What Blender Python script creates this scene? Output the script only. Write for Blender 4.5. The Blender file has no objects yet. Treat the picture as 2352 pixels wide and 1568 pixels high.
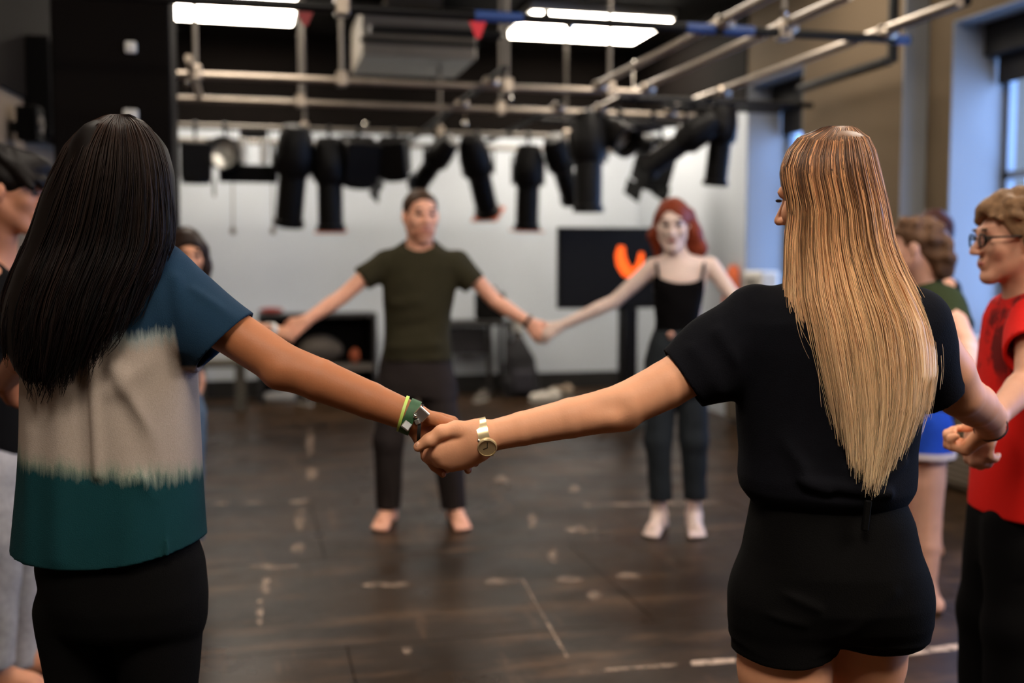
import bpy, bmesh, math, random
import numpy as np
from mathutils import Vector, Matrix, Euler

random.seed(7)
RNG = np.random.default_rng(7)
scene = bpy.context.scene
COL = scene.collection

# ------------------------------------------------------------------ camera
FPX, CX, CY = 2450.0, 1176.0, 784.0          # focal length and centre in 2352x1568 pixels
CAMH = 1.42
PITCH = math.atan((784 - 605) / FPX)
YAW = math.radians(13.7)                     # the room is turned against the view
cam_d = bpy.data.cameras.new('camera')
cam = bpy.data.objects.new('camera', cam_d)
COL.objects.link(cam)
cam.location = (0, 0, CAMH)
cam.rotation_euler = (math.pi / 2 - PITCH, 0, -YAW)
cam_d.sensor_width = 36.0
cam_d.lens = 36.0 * FPX / 2352.0
cam_d.clip_start = 0.05
cam_d.dof.use_dof = True
cam_d.dof.focus_distance = 1.90
cam_d.dof.aperture_fstop = 1.9
scene.camera = cam

# ------------------------------------------------------------------ world, exposure
world = bpy.data.worlds.new('overcast_sky')
scene.world = world
world.use_nodes = True
wn = world.node_tree
bg = wn.nodes['Background']
bg.inputs['Color'].default_value = (0.31, 0.50, 1.0, 1)
bg.inputs['Strength'].default_value = 14.0
vs = scene.view_settings
vs.view_transform = 'Standard'
vs.look = 'None'
vs.gamma = 1.0
vs.use_curve_mapping = False
vs.exposure = 0.0
scene.cycles.max_bounces = 8
scene.cycles.diffuse_bounces = 4
scene.cycles.glossy_bounces = 3
scene.cycles.transparent_max_bounces = 8
scene.cycles.caustics_reflective = False
scene.cycles.caustics_refractive = False
scene.cycles.sample_clamp_indirect = 4.0
LAMP = (25.0, 13.5, 17.0, 32.0)               # emission of the ceiling light diffusers, row by row from the rear wall
LAMP_COL = (1.0, 0.89, 0.75, 1)

# ------------------------------------------------------------------ pixel helpers
CYW, SYW = math.cos(YAW), math.sin(YAW)
CP, SP = math.cos(PITCH), math.sin(PITCH)


def V(px, py, D):
    """camera-ground point (right, forward, up) of a pixel at forward distance D"""
    u, v = (px - CX) / FPX, (CY - py) / FPX
    dy, dz = CP + v * SP, -SP + v * CP
    t = D / dy
    return np.array((u * t, D, CAMH + dz * t))


def g2w(p):
    return Vector((p[0] * CYW + p[1] * SYW, -p[0] * SYW + p[1] * CYW, p[2]))


def ray(px, py):
    a = V(px, py, 1.0)
    w = g2w((a[0], a[1], a[2] - CAMH))
    return w


def on_z(px, py, z):
    r = ray(px, py)
    return r * ((z - CAMH) / r.z) + Vector((0, 0, CAMH))


def on_y(px, py, y):
    r = ray(px, py)
    return r * (y / r.y) + Vector((0, 0, CAMH))


def on_x(px, py, x):
    r = ray(px, py)
    return r * (x / r.x) + Vector((0, 0, CAMH))


# ------------------------------------------------------------------ materials
def lin(c):
    c = c / 255.0
    return c / 12.92 if c <= 0.04045 else ((c + 0.055) / 1.055) ** 2.4


def rgb(r, g, b):
    return (lin(r), lin(g), lin(b), 1.0)


MATS = {}


def mat(name, col, rough=0.6, metal=0.0, noise=0.0, nscale=40.0, bump=0.0, bscale=200.0, coord='Object',
        emit=None, estr=0.0, spec=0.5, attr=None, sheen=0.0, sss=0.0):
    if name in MATS:
        return MATS[name]
    m = bpy.data.materials.new(name)
    m.use_nodes = True
    nt = m.node_tree
    b = nt.nodes['Principled BSDF']
    b.inputs['Base Color'].default_value = col
    b.inputs['Roughness'].default_value = rough
    b.inputs['Metallic'].default_value = metal
    b.inputs['Specular IOR Level'].default_value = spec
    if sheen:
        b.inputs['Sheen Weight'].default_value = sheen
        b.inputs['Sheen Roughness'].default_value = 0.5
    if sss:
        b.inputs['Subsurface Weight'].default_value = sss
        b.inputs['Subsurface Radius'].default_value = (0.012, 0.005, 0.003)
        b.inputs['Subsurface Scale'].default_value = 1.0
    tc = nt.nodes.new('ShaderNodeTexCoord')
    src = None
    if attr:
        a = nt.nodes.new('ShaderNodeAttribute')
        a.attribute_name = attr
        src = a.outputs['Color']
        nt.links.new(src, b.inputs['Base Color'])
    if noise > 0:
        n = nt.nodes.new('ShaderNodeTexNoise')
        n.inputs['Scale'].default_value = nscale
        n.inputs['Detail'].default_value = 4
        nt.links.new(tc.outputs[coord], n.inputs['Vector'])
        mr = nt.nodes.new('ShaderNodeMapRange')
        mr.inputs['From Min'].default_value = 0.25
        mr.inputs['From Max'].default_value = 0.75
        mr.inputs['To Min'].default_value = 1 - noise
        mr.inputs['To Max'].default_value = 1 + noise
        nt.links.new(n.outputs['Fac'], mr.inputs['Value'])
        mx = nt.nodes.new('ShaderNodeVectorMath')
        mx.operation = 'SCALE'
        if src:
            nt.links.new(src, mx.inputs[0])
        else:
            mx.inputs[0].default_value = col[:3]
        nt.links.new(mr.outputs['Result'], mx.inputs['Scale'])
        nt.links.new(mx.outputs['Vector'], b.inputs['Base Color'])
    if bump > 0:
        n2 = nt.nodes.new('ShaderNodeTexNoise')
        n2.inputs['Scale'].default_value = bscale
        n2.inputs['Detail'].default_value = 3
        nt.links.new(tc.outputs[coord], n2.inputs['Vector'])
        bp = nt.nodes.new('ShaderNodeBump')
        bp.inputs['Strength'].default_value = bump
        bp.inputs['Distance'].default_value = 0.004
        nt.links.new(n2.outputs['Fac'], bp.inputs['Height'])
        nt.links.new(bp.outputs['Normal'], b.inputs['Normal'])
    if emit:
        b.inputs['Emission Color'].default_value = emit
        b.inputs['Emission Strength'].default_value = estr
    MATS[name] = m
    return m


# ------------------------------------------------------------------ mesh helpers
def mesh_np(name, verts, quads=None, tris=None, smooth=True):
    me = bpy.data.meshes.new(name)
    verts = np.asarray(verts, np.float32)
    me.vertices.add(len(verts))
    me.vertices.foreach_set('co', verts.ravel())
    parts, starts, n = [], [], 0
    if quads is not None and len(quads):
        q = np.asarray(quads, np.int32)
        parts.append(q.ravel())
        starts.append(np.arange(len(q)) * 4)
        n = len(q) * 4
    if tris is not None and len(tris):
        t = np.asarray(tris, np.int32)
        parts.append(t.ravel())
        starts.append(n + np.arange(len(t)) * 3)
    loops = np.concatenate(parts)
    ls = np.concatenate(starts).astype(np.int32)
    me.loops.add(len(loops))
    me.loops.foreach_set('vertex_index', loops)
    me.polygons.add(len(ls))
    me.polygons.foreach_set('loop_start', ls)
    me.update(calc_edges=True)
    me.validate()
    if smooth:
        me.polygons.foreach_set('use_smooth', np.ones(len(me.polygons), bool))
    return me


def link(name, me, material=None, parent=None):
    o = bpy.data.objects.new(name, me)
    COL.objects.link(o)
    if material is not None:
        if isinstance(material, (list, tuple)):
            for m in material:
                me.materials.append(m)
        else:
            me.materials.append(material)
    if parent is not None:
        o.parent = parent
    return o


def tag(o, label=None, cat=None, group=None, kind=None):
    if label:
        o['label'] = label
    if cat:
        o['category'] = cat
    if group:
        o['group'] = group
    if kind:
        o['kind'] = kind
    return o


def empty(name, loc=(0, 0, 0), rz=0.0, label=None, cat=None, group=None):
    o = bpy.data.objects.new(name, None)
    COL.objects.link(o)
    o.empty_display_size = 0.1
    o.location = loc
    o.rotation_euler = (0, 0, rz)
    return tag(o, label, cat, group)


class MB:
    """collects simple shapes for one mesh"""

    def __init__(s):
        s.v, s.f = [], []

    def box(s, lo, hi, M=None):
        n = len(s.v)
        for k in range(8):
            p = Vector((hi[0] if k & 1 else lo[0], hi[1] if k & 2 else lo[1], hi[2] if k & 4 else lo[2]))
            s.v.append(M @ p if M else p)
        for f in ((0, 2, 3, 1), (4, 5, 7, 6), (0, 1, 5, 4), (2, 6, 7, 3), (0, 4, 6, 2), (1, 3, 7, 5)):
            s.f.append([n + i for i in f])
        return s

    def tube(s, pts, r, seg=10, cap=True):
        pts = [Vector(p) for p in pts]
        rs = r if isinstance(r, (list, tuple)) else [r] * len(pts)
        n0 = len(s.v)
        up = None
        for i, p in enumerate(pts):
            t = (pts[min(i + 1, len(pts) - 1)] - pts[max(i - 1, 0)]).normalized()
            if up is None:
                up = Vector((0, 0, 1)) if abs(t.z) < 0.9 else Vector((1, 0, 0))
            a = t.cross(up).normalized()
            b = a.cross(t).normalized()
            up = b
            for k in range(seg):
                an = 2 * math.pi * k / seg
                s.v.append(p + (a * math.cos(an) + b * math.sin(an)) * rs[i])
        for i in range(len(pts) - 1):
            for k in range(seg):
                k2 = (k + 1) % seg
                s.f.append([n0 + i * seg + k, n0 + i * seg + k2, n0 + (i + 1) * seg + k2, n0 + (i + 1) * seg + k])
        if cap:
            s.f.append([n0 + k for k in range(seg)][::-1])
            s.f.append([n0 + (len(pts) - 1) * seg + k for k in range(seg)])
        return s

    def lathe(s, prof, M=None, seg=20):
        """prof: (r, h) pairs round local z"""
        n0 = len(s.v)
        for r, h in prof:
            for k in range(seg):
                an = 2 * math.pi * k / seg
                p = Vector((r * math.cos(an), r * math.sin(an), h))
                s.v.append(M @ p if M else p)
        for i in range(len(prof) - 1):
            for k in range(seg):
                k2 = (k + 1) % seg
                s.f.append([n0 + i * seg + k, n0 + i * seg + k2, n0 + (i + 1) * seg + k2, n0 + (i + 1) * seg + k])
        if prof[0][0] > 1e-4:
            s.f.append([n0 + k for k in range(seg)][::-1])
        if prof[-1][0] > 1e-4:
            s.f.append([n0 + (len(prof) - 1) * seg + k for k in range(seg)])
        return s

    def build(s, name, material=None, parent=None, smooth=False, bevel=0.0):
        me = bpy.data.meshes.new(name)
        me.from_pydata([tuple(p) for p in s.v], [], s.f)
        me.validate()
        if bevel:
            b = bmesh.new()
            b.from_mesh(me)
            bmesh.ops.bevel(b, geom=b.edges[:], offset=bevel, segments=1, affect='EDGES')
            b.to_mesh(me)
            b.free()
        me.update()
        if smooth:
            me.polygons.foreach_set('use_smooth', np.ones(len(me.polygons), bool))
            me.set_sharp_from_angle(angle=math.radians(40))
        return link(name, me, material, parent)


def box(name, lo, hi, material, parent=None, bevel=0.0):
    return MB().box(lo, hi).build(name, material, parent, bevel=bevel)


# ------------------------------------------------------------------ distance-field modelling (numpy) with surface nets
def nrm(v):
    v = np.asarray(v, float)
    return v / (np.linalg.norm(v) + 1e-12)


class SDF:
    CAP = 0.08

    def __init__(s, lo, hi, h):
        s.lo = np.asarray(lo, float)
        s.h = h
        s.n = np.ceil((np.asarray(hi, float) - s.lo) / h).astype(int) + 2
        s.a = np.full(s.n, s.CAP, np.float32)

    def region(s, lo, hi):
        lo, hi = np.minimum(lo, hi), np.maximum(lo, hi)
        i0 = np.maximum(0, np.floor((np.asarray(lo) - s.lo) / s.h).astype(int))
        i1 = np.minimum(s.n, np.ceil((np.asarray(hi) - s.lo) / s.h).astype(int) + 1)
        if np.any(i1 <= i0):
            return None, None
        sl = tuple(slice(a, b) for a, b in zip(i0, i1))
        ax = [(np.arange(a, b) * s.h + l).astype(np.float32) for a, b, l in zip(i0, i1, s.lo)]
        return sl, (ax[0][:, None, None], ax[1][None, :, None], ax[2][None, None, :])

    def full(s):
        return s.region(s.lo, s.lo + s.n * s.h)

    def comb(s, lo, hi, fn, k, sub=False):
        m = k + 3 * s.h
        sl, G = s.region(np.asarray(lo) - m, np.asarray(hi) + m)
        if sl is None:
            return
        d = fn(*G).astype(np.float32)
        a = s.a[sl]
        if sub:
            d = -d
            if k > 0:
                hh = np.maximum(k - np.abs(a - d), 0) / k
                s.a[sl] = np.maximum(a, d) + hh * hh * k * 0.25
            else:
                s.a[sl] = np.maximum(a, d)
        else:
            if k > 0:
                hh = np.maximum(k - np.abs(a - d), 0) / k
                s.a[sl] = np.minimum(a, d) - hh * hh * k * 0.25
            else:
                s.a[sl] = np.minimum(a, d)

    def cone(s, p1, p2, r1, r2, k=0.012, ax=None, sc=1.0, sub=False):
        p1, p2 = np.asarray(p1, float), np.asarray(p2, float)
        ba = p2 - p1
        L2 = float(ba @ ba) + 1e-12
        R = max(r1, r2) * max(1, sc)
        if ax is not None:
            ax = nrm(ax)

        def fn(X, Y, Z):
            x, y, z = X - p1[0], Y - p1[1], Z - p1[2]
            t = np.clip((x * ba[0] + y * ba[1] + z * ba[2]) / L2, 0, 1)
            x, y, z = x - t * ba[0], y - t * ba[1], z - t * ba[2]
            if ax is not None:
                q = (x * ax[0] + y * ax[1] + z * ax[2]) * (1 / sc - 1)
                x, y, z = x + q * ax[0], y + q * ax[1], z + q * ax[2]
            d = np.sqrt(x * x + y * y + z * z) - (r1 + (r2 - r1) * t)
            return d * min(1.0, sc) if sc < 1 else d
        s.comb(np.minimum(p1, p2) - R, np.maximum(p1, p2) + R, fn, k, sub)
        return s

    def chain(s, pts, rs, k=0.012, ax=None, sc=1.0):
        for i in range(len(pts) - 1):
            s.cone(pts[i], pts[i + 1], rs[i], rs[i + 1], k, ax, sc)
        return s

    def ell(s, c, r, M=None, k=0.012, sub=False):
        c = np.asarray(c, float)
        r = np.asarray(r, float)
        M = np.eye(3) if M is None else np.asarray(M, float)      # columns: local axes
        R = float(np.max(r))

        def fn(X, Y, Z):
            x, y, z = X - c[0], Y - c[1], Z - c[2]
            k0 = 0
            k1 = 0
            for i in range(3):
                q = x * M[0, i] + y * M[1, i] + z * M[2, i]
                k0 = k0 + (q / r[i]) ** 2
                k1 = k1 + (q / r[i] ** 2) ** 2
            k0 = np.sqrt(k0)
            return k0 * (k0 - 1) / (np.sqrt(k1) + 1e-9)
        s.comb(c - R, c + R, fn, k, sub)
        return s

    def loft(s, base, phi, rows, k=0.012, p=2.0, sub=False):
        """rows: (z, cx, cy, a, b) in the figure's own frame"""
        rows = sorted(rows)
        R = np.array(rows, float)
        zz = np.linspace(R[0, 0], R[-1, 0], 160)
        tab = [np.interp(zz, R[:, 0], R[:, i]) for i in range(1, 5)]
        ker = np.hanning(9)
        ker /= ker.sum()
        tab = [np.convolve(np.pad(t, 4, mode='edge'), ker, 'valid') for t in tab]
        f = np.array((math.sin(phi), math.cos(phi)))
        r = np.array((math.cos(phi), -math.sin(phi)))
        ext = max(np.max(np.abs(R[:, 1]) + R[:, 3]), np.max(np.abs(R[:, 2]) + R[:, 4]))

        def fn(X, Y, Z):
            x, y = X - base[0], Y - base[1]
            lx, ly = x * r[0] + y * r[1], x * f[0] + y * f[1]
            cx, cy, a, b = [np.interp(Z, zz, t).astype(np.float32) for t in tab]
            q = (np.abs((lx - cx) / a) ** p + np.abs((ly - cy) / b) ** p) ** (1 / p)
            d = (q - 1) * np.minimum(a, b)
            return np.maximum(d, np.maximum(Z - R[-1, 0], R[0, 0] - Z))
        s.comb((base[0] - ext, base[1] - ext, R[0, 0]), (base[0] + ext, base[1] + ext, R[-1, 0]), fn, k, sub)
        return s

    def ridge(s, p1, p2, w, amp):
        p1, p2 = np.asarray(p1, float), np.asarray(p2, float)
        ba = p2 - p1
        L2 = float(ba @ ba) + 1e-12
        sl, G = s.region(np.minimum(p1, p2) - 3 * w, np.maximum(p1, p2) + 3 * w)
        if sl is None:
            return s
        X, Y, Z = G
        x, y, z = X - p1[0], Y - p1[1], Z - p1[2]
        t = np.clip((x * ba[0] + y * ba[1] + z * ba[2]) / L2, 0, 1)
        d2 = (x - t * ba[0]) ** 2 + (y - t * ba[1]) ** 2 + (z - t * ba[2]) ** 2
        s.a[sl] -= (amp * np.exp(-d2 / w ** 2)).astype(np.float32)
        return s

    def waves(s, amp, scale, seed, dirs=7, stretch=(1, 1, 1)):
        rg = np.random.default_rng(seed)
        sl, (X, Y, Z) = s.full()
        acc = 0
        for _ in range(dirs):
            v = nrm(rg.normal(size=3)) * scale * rg.uniform(0.6, 1.6) * np.asarray(stretch)
            acc = acc + np.sin(X * v[0] + Y * v[1] + Z * v[2] + rg.uniform(0, 6.28))
        s.a -= (amp * acc / math.sqrt(dirs)).astype(np.float32)
        return s

    def shell(s, t):
        g = np.gradient(s.a, s.h)
        s.a = s.a / np.clip(np.sqrt(g[0] ** 2 + g[1] ** 2 + g[2] ** 2), 0.35, 6.0)      # even cloth thickness
        del g
        s.a = np.maximum(s.a, -(s.a + t))
        return s

    def cut(s, p, n, lo=None, hi=None, mask=None):
        sl, G = s.region(lo, hi) if lo is not None else s.full()
        if sl is None:
            return s
        X, Y, Z = G
        n = nrm(n)
        d = np.maximum(s.a[sl], (X - p[0]) * n[0] + (Y - p[1]) * n[1] + (Z - p[2]) * n[2])
        s.a[sl] = d if mask is None else np.where(mask[sl] > 0.012, d, s.a[sl])      # leaves the masked torso alone
        return s

    def cutf(s, fn, lo=None, hi=None):
        sl, G = s.region(lo, hi) if lo is not None else s.full()
        if sl is None:
            return s
        s.a[sl] = np.maximum(s.a[sl], fn(*G))
        return s

    def mesh(s):
        a = s.a
        a[0], a[-1] = np.maximum(a[0], .01), np.maximum(a[-1], .01)
        a[:, 0], a[:, -1] = np.maximum(a[:, 0], .01), np.maximum(a[:, -1], .01)
        a[:, :, 0], a[:, :, -1] = np.maximum(a[:, :, 0], .01), np.maximum(a[:, :, -1], .01)
        ins = a < 0
        nx, ny, nz = a.shape
        c = np.zeros((nx - 1, ny - 1, nz - 1), np.uint8)
        offs = [(i, j, k) for i in (0, 1) for j in (0, 1) for k in (0, 1)]
        for i, j, k in offs:
            c += ins[i:nx - 1 + i, j:ny - 1 + j, k:nz - 1 + k]
        act = (c > 0) & (c < 8)
        I, J, K = np.nonzero(act)
        N = len(I)
        idx = np.full(act.shape, -1, np.int32)
        idx[I, J, K] = np.arange(N)
        val = {o: a[I + o[0], J + o[1], K + o[2]] for o in offs}
        pos = np.zeros((N, 3), np.float32)
        cnt = np.zeros(N, np.float32)
        for o in offs:
            for ax in range(3):
                if o[ax] == 0:
                    o2 = tuple(1 if q == ax else o[q] for q in range(3))
                    v0, v1 = val[o], val[o2]
                    cr = (v0 < 0) != (v1 < 0)
                    t = np.where(cr, v0 / np.where(cr, v0 - v1, 1), 0)
                    for q in range(3):
                        pos[:, q] += np.where(cr, o[q] + (t if q == ax else 0), 0)
                    cnt += cr
        pos /= np.maximum(cnt, 1)[:, None]
        pos += np.stack([I, J, K], 1)
        Vv = pos * s.h + s.lo
        Q = []
        for ax in range(3):
            u, w = (ax + 1) % 3, (ax + 2) % 3
            sl0 = [slice(None)] * 3
            sl1 = [slice(None)] * 3
            sl0[ax] = slice(0, -1)
            sl1[ax] = slice(1, None)
            ch = ins[tuple(sl0)] != ins[tuple(sl1)]
            P = np.array(np.nonzero(ch))
            ok = (P[u] > 0) & (P[w] > 0) & (P[u] < a.shape[u] - 1) & (P[w] < a.shape[w] - 1)
            P = P[:, ok]
            first = ins[P[0], P[1], P[2]]

            def cell(du, dw):
                q = P.copy()
                q[u] += du
                q[w] += dw
                return idx[q[0], q[1], q[2]]
            f = np.stack([cell(-1, -1), cell(0, -1), cell(0, 0), cell(-1, 0)], 1)
            f[~first] = f[~first][:, ::-1]
            Q.append(f)
        Q = np.concatenate(Q)
        Q = Q[np.all(Q >= 0, 1)]
        return Vv, Q


def smooth_np(Vv, Q, it=1, lam=0.5):
    E = np.concatenate([Q[:, [0, 1]], Q[:, [1, 2]], Q[:, [2, 3]], Q[:, [3, 0]]])
    n = len(Vv)
    deg = np.bincount(E.ravel(), minlength=n).astype(np.float32)
    for _ in range(it):
        acc = np.stack([np.bincount(E[:, 0], Vv[E[:, 1], q], n) + np.bincount(E[:, 1], Vv[E[:, 0], q], n) for q in range(3)], 1)
        Vv = Vv + lam * (acc / np.maximum(deg, 1)[:, None] - Vv)
    return Vv


def sdf_obj(name, S, material, fig, smooth=1):
    Vv, Q = S.mesh()
    if smooth:
        Vv = smooth_np(Vv, Q, smooth)
    me = mesh_np(name, Vv - np.array((fig.b[0], fig.b[1], 0)), Q)
    return link(name, me, material, fig.root)
# ================================================================== the room
M_RWALL = mat('rear_wall_paint', rgb(196, 203, 211), 0.7, noise=0.05, nscale=1.5, bump=0.05, bscale=60)
M_TAN = mat('tan_wall_paint', rgb(98, 84, 67), 0.75, spec=0.1, noise=0.05, nscale=2, bump=0.05, bscale=60)
M_BLACKWALL = mat('black_wall_paint', rgb(15, 11, 9), 0.85, noise=0.15, nscale=3, spec=0.08)
M_LWALL = mat('left_wall_paint', rgb(116, 102, 88), 0.75, noise=0.05, nscale=2, spec=0.2)
M_CEIL = mat('black_ceiling', rgb(22, 18, 14), 0.85, noise=0.2, nscale=4, spec=0.1)
M_BLACK = mat('black_metal', rgb(13, 11, 10), 0.5, spec=0.2)
M_BLACKM = mat('black_matte', rgb(13, 11, 10), 0.8, noise=0.1, nscale=30, spec=0.1)
M_STEEL = mat('steel_pipe', rgb(165, 152, 138), 0.36, metal=0.9, noise=0.15, nscale=9)
M_CHROME = mat('bright_metal', rgb(225, 220, 210), 0.15, metal=1.0)
M_WHITE = mat('white_plastic', rgb(225, 222, 214), 0.45)
M_GREYM = mat('grey_duct_metal', rgb(120, 112, 102), 0.5, metal=0.3, noise=0.1, nscale=5)
M_BASEB = mat('black_vinyl_base', rgb(20, 17, 15), 0.6)

# ---- floor: dark painted hardboard sheets, scuffed and semi-glossy
m = bpy.data.materials.new('worn_stage_floor')
m.use_nodes = True
nt = m.node_tree
pb = nt.nodes['Principled BSDF']
pb.inputs['Specular IOR Level'].default_value = 0.13
geo = nt.nodes.new('ShaderNodeNewGeometry')


def tnoise(scale, detail, vec, rough=0.6):
    n = nt.nodes.new('ShaderNodeTexNoise')
    n.inputs['Scale'].default_value = scale
    n.inputs['Detail'].default_value = detail
    n.inputs['Roughness'].default_value = rough
    nt.links.new(vec, n.inputs['Vector'])
    return n.outputs['Fac']


def tramp(fac, a, b, c0, c1):
    r = nt.nodes.new('ShaderNodeMapRange')
    r.inputs['From Min'].default_value = a
    r.inputs['From Max'].default_value = b
    r.inputs['To Min'].default_value = c0
    r.inputs['To Max'].default_value = c1
    nt.links.new(fac, r.inputs['Value'])
    return r.outputs['Result']


def tmix(fac, a, b):
    mx = nt.nodes.new('ShaderNodeMix')
    mx.data_type = 'RGBA'
    nt.links.new(fac, mx.inputs['Factor'])
    for i, x in ((6, a), (7, b)):
        if isinstance(x, tuple):
            mx.inputs[i].default_value = x
        else:
            nt.links.new(x, mx.inputs[i])
    return mx.outputs[2]


mp = nt.nodes.new('ShaderNodeMapping')
mp.inputs['Scale'].default_value = (1.0, 5.0, 1.0)
mp.inputs['Rotation'].default_value = (0, 0, 0.25)
nt.links.new(geo.outputs['Position'], mp.inputs['Vector'])
mp2 = nt.nodes.new('ShaderNodeMapping')
mp2.inputs['Scale'].default_value = (6.0, 0.8, 1.0)
mp2.inputs['Rotation'].default_value = (0, 0, -0.35)
nt.links.new(geo.outputs['Position'], mp2.inputs['Vector'])
c = tmix(tramp(tnoise(1.3, 6, geo.outputs['Position']), 0.35, 0.7, 0, 1), rgb(29, 20, 12), rgb(54, 38, 24))
c = tmix(tramp(tnoise(1.1, 9, mp.outputs['Vector'], 0.72), 0.52, 0.68, 0, 0.8), c, rgb(98, 73, 52))
c = tmix(tramp(tnoise(0.9, 9, mp2.outputs['Vector'], 0.78), 0.56, 0.72, 0, 0.75), c, rgb(106, 79, 57))
nt.links.new(c, pb.inputs['Base Color'])
nt.links.new(tramp(tnoise(2.2, 6, geo.outputs['Position']), 0.3, 0.7, 0.24, 0.48), pb.inputs['Roughness'])
bpn = nt.nodes.new('ShaderNodeBump')
bpn.inputs['Strength'].default_value = 0.12
bpn.inputs['Distance'].default_value = 0.01
nt.links.new(tnoise(7, 4, geo.outputs['Position']), bpn.inputs['Height'])
nt.links.new(bpn.outputs['Normal'], pb.inputs['Normal'])
M_FLOOR = m

XL, XR, YB, YF, ZC = -3.4, 5.1, -3.0, 11.6, 3.8
floor = tag(box('floor', (XL, YB, -0.15), (XR, YF, -0.006), M_BLACKM), kind='structure')
pw, ph = 2.44, 1.22
pm = MB().box((0.002, 0.002, -0.006), (pw - 0.002, ph - 0.002, 0.0)).build('floor_panel', M_FLOOR, floor, bevel=0.0015)
first = True
for i in range(-2, 3):
    for j in range(-7, 6):
        x, y = -0.9 + i * pw + (0.0 if j % 2 else 1.22), 5.12 + j * ph
        if x + pw < XL + 0.2 or x > XR or y + ph < YB + 0.2 or y > YF:
            continue
        o = pm if first else pm.copy()
        if not first:
            COL.objects.link(o)
        first = False
        o.location = (x, y, 0)

# scuffs and worn tape on the floor
M_SCUFF = mat('worn_light_scuff', rgb(158, 132, 110), 0.4, noise=0.35, nscale=25)
M_TAPE = mat('worn_pale_tape', rgb(196, 168, 146), 0.5, noise=0.3, nscale=30)
for m_, a0, a1 in ((M_SCUFF, 0.40, 0.66), (M_TAPE, 0.28, 0.5)):       # worn through in places
    n_ = m_.node_tree
    g_, z_, r_ = n_.nodes.new('ShaderNodeNewGeometry'), n_.nodes.new('ShaderNodeTexNoise'), n_.nodes.new('ShaderNodeMapRange')
    z_.inputs['Scale'].default_value = 14
    z_.inputs['Detail'].default_value = 6
    n_.links.new(g_.outputs['Position'], z_.inputs['Vector'])
    r_.inputs['From Min'].default_value, r_.inputs['From Max'].default_value = a0, a1
    r_.inputs['To Max'].default_value = 0.85
    n_.links.new(z_.outputs['Fac'], r_.inputs['Value'])
    n_.links.new(r_.outputs['Result'], n_.nodes['Principled BSDF'].inputs['Alpha'])


def floor_blob(name, pts, material, z=0.0008):
    mb = MB()
    n = len(pts)
    for zz in (z - 0.0006, z):
        for p in pts:
            q = on_z(p[0], p[1], 0)
            mb.v.append(Vector((q.x, q.y, zz)))
    mb.f.append(list(range(n))[::-1])
    mb.f.append(list(range(n, 2 * n)))
    for k in range(n):
        mb.f.append([k, (k + 1) % n, n + (k + 1) % n, n + k])
    return mb.build(name, material, floor)


rs = random.Random(3)
for (x, y, a, b) in ((712, 1018, 9, 30), (716, 1087, 15, 14), (690, 1150, 34, 6), (690, 1195, 13, 24), (683, 1258, 16, 14),
                     (625, 1301, 62, 5), (612, 1345, 11, 22), (597, 1405, 8, 34), (1222, 1197, 11, 18), (1270, 1275, 12, 16),
                     (1150, 1334, 42, 8), (890, 1342, 60, 6), (935, 1493, 14, 8), (1335, 1216, 34, 7), (1365, 1368, 18, 10),
                     (1150, 1100, 16, 8), (1320, 1122, 14, 8), (1440, 1322, 34, 6), (1310, 1330, 40, 6)):
    pts = []
    for k in range(14):
        an = -2 * math.pi * k / 14
        q = rs.uniform(0.7, 1.15)
        pts.append((x + a * q * math.cos(an), y - b * q * math.sin(an)))
    floor_blob('scuff_mark', pts[::-1], M_SCUFF)


def strip(name, p, q, w0, w1, material):
    n = 8
    a, b = [], []
    for k in range(n + 1):
        t = k / n
        x, y = p[0] + (q[0] - p[0]) * t, p[1] + (q[1] - p[1]) * t
        w = (w0 + (w1 - w0) * t) * rs.uniform(0.75, 1.15) / 2
        a.append((x, y - w))
        b.append((x, y + w))
    return floor_blob(name, b + a[::-1], material, 0.001)


strip('tape_strip', (1588, 1523), (1690, 1516), 11, 11, M_TAPE)
strip('tape_strip', (1330, 1543), (1580, 1524), 6, 7, M_SCUFF)
strip('tape_strip', (2060, 1502), (2290, 1474), 12, 12, M_TAPE)
strip('tape_strip', (1340, 1160), (1660, 1152), 5, 7, M_SCUFF)
strip('tape_strip', (480, 1156), (640, 1152), 6, 4, M_SCUFF)
mbs = MB()
floor_blob('floor_scratch', [(1196, 1330), (1300, 1510), (1306, 1508), (1201, 1328)], M_SCUFF, 0.001)

# ---- ceiling and walls
tag(box('ceiling', (XL, YB, ZC), (XR, YF, ZC + 0.15), M_CEIL), kind='structure')
WBLK = 2.86
wall_rear = tag(box('wall_rear', (XL, YF, 0), (XR, YF + 0.15, ZC), M_RWALL), kind='structure')
box('black_upper_band', (XL, YF - 0.012, WBLK), (4.3, YF - 0.001, ZC), M_BLACKWALL, wall_rear)
tag(box('baseboard_rear', (-1.2, YF - 0.025, 0.0), (4.29, YF - 0.001, 0.19), M_BASEB), kind='structure')
tag(box('wall_back', (XL, YB - 0.15, 0), (XR, YB, ZC), M_BLACKWALL), kind='structure')

wall_left = box('wall_left', (-0.15, -9.8, 0), (0, 5.9, ZC), M_LWALL)
wall_left.location = g2w((-2.88, 6.0, 0))
WLR = math.atan(0.153) - YAW
wall_left.rotation_euler = (0, 0, WLR)
tag(wall_left, kind='structure')
box('black_upper_band', (0.001, -9.8, 2.42), (0.02, 5.9, ZC), M_BLACKWALL, wall_left)  # reaches below the black paint: its lower part is painted light falloff


def wl(x, y, z):
    return Matrix.LocRotScale(wall_left.location, Euler((0, 0, WLR)), None) @ Vector((x, y, z))


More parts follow.
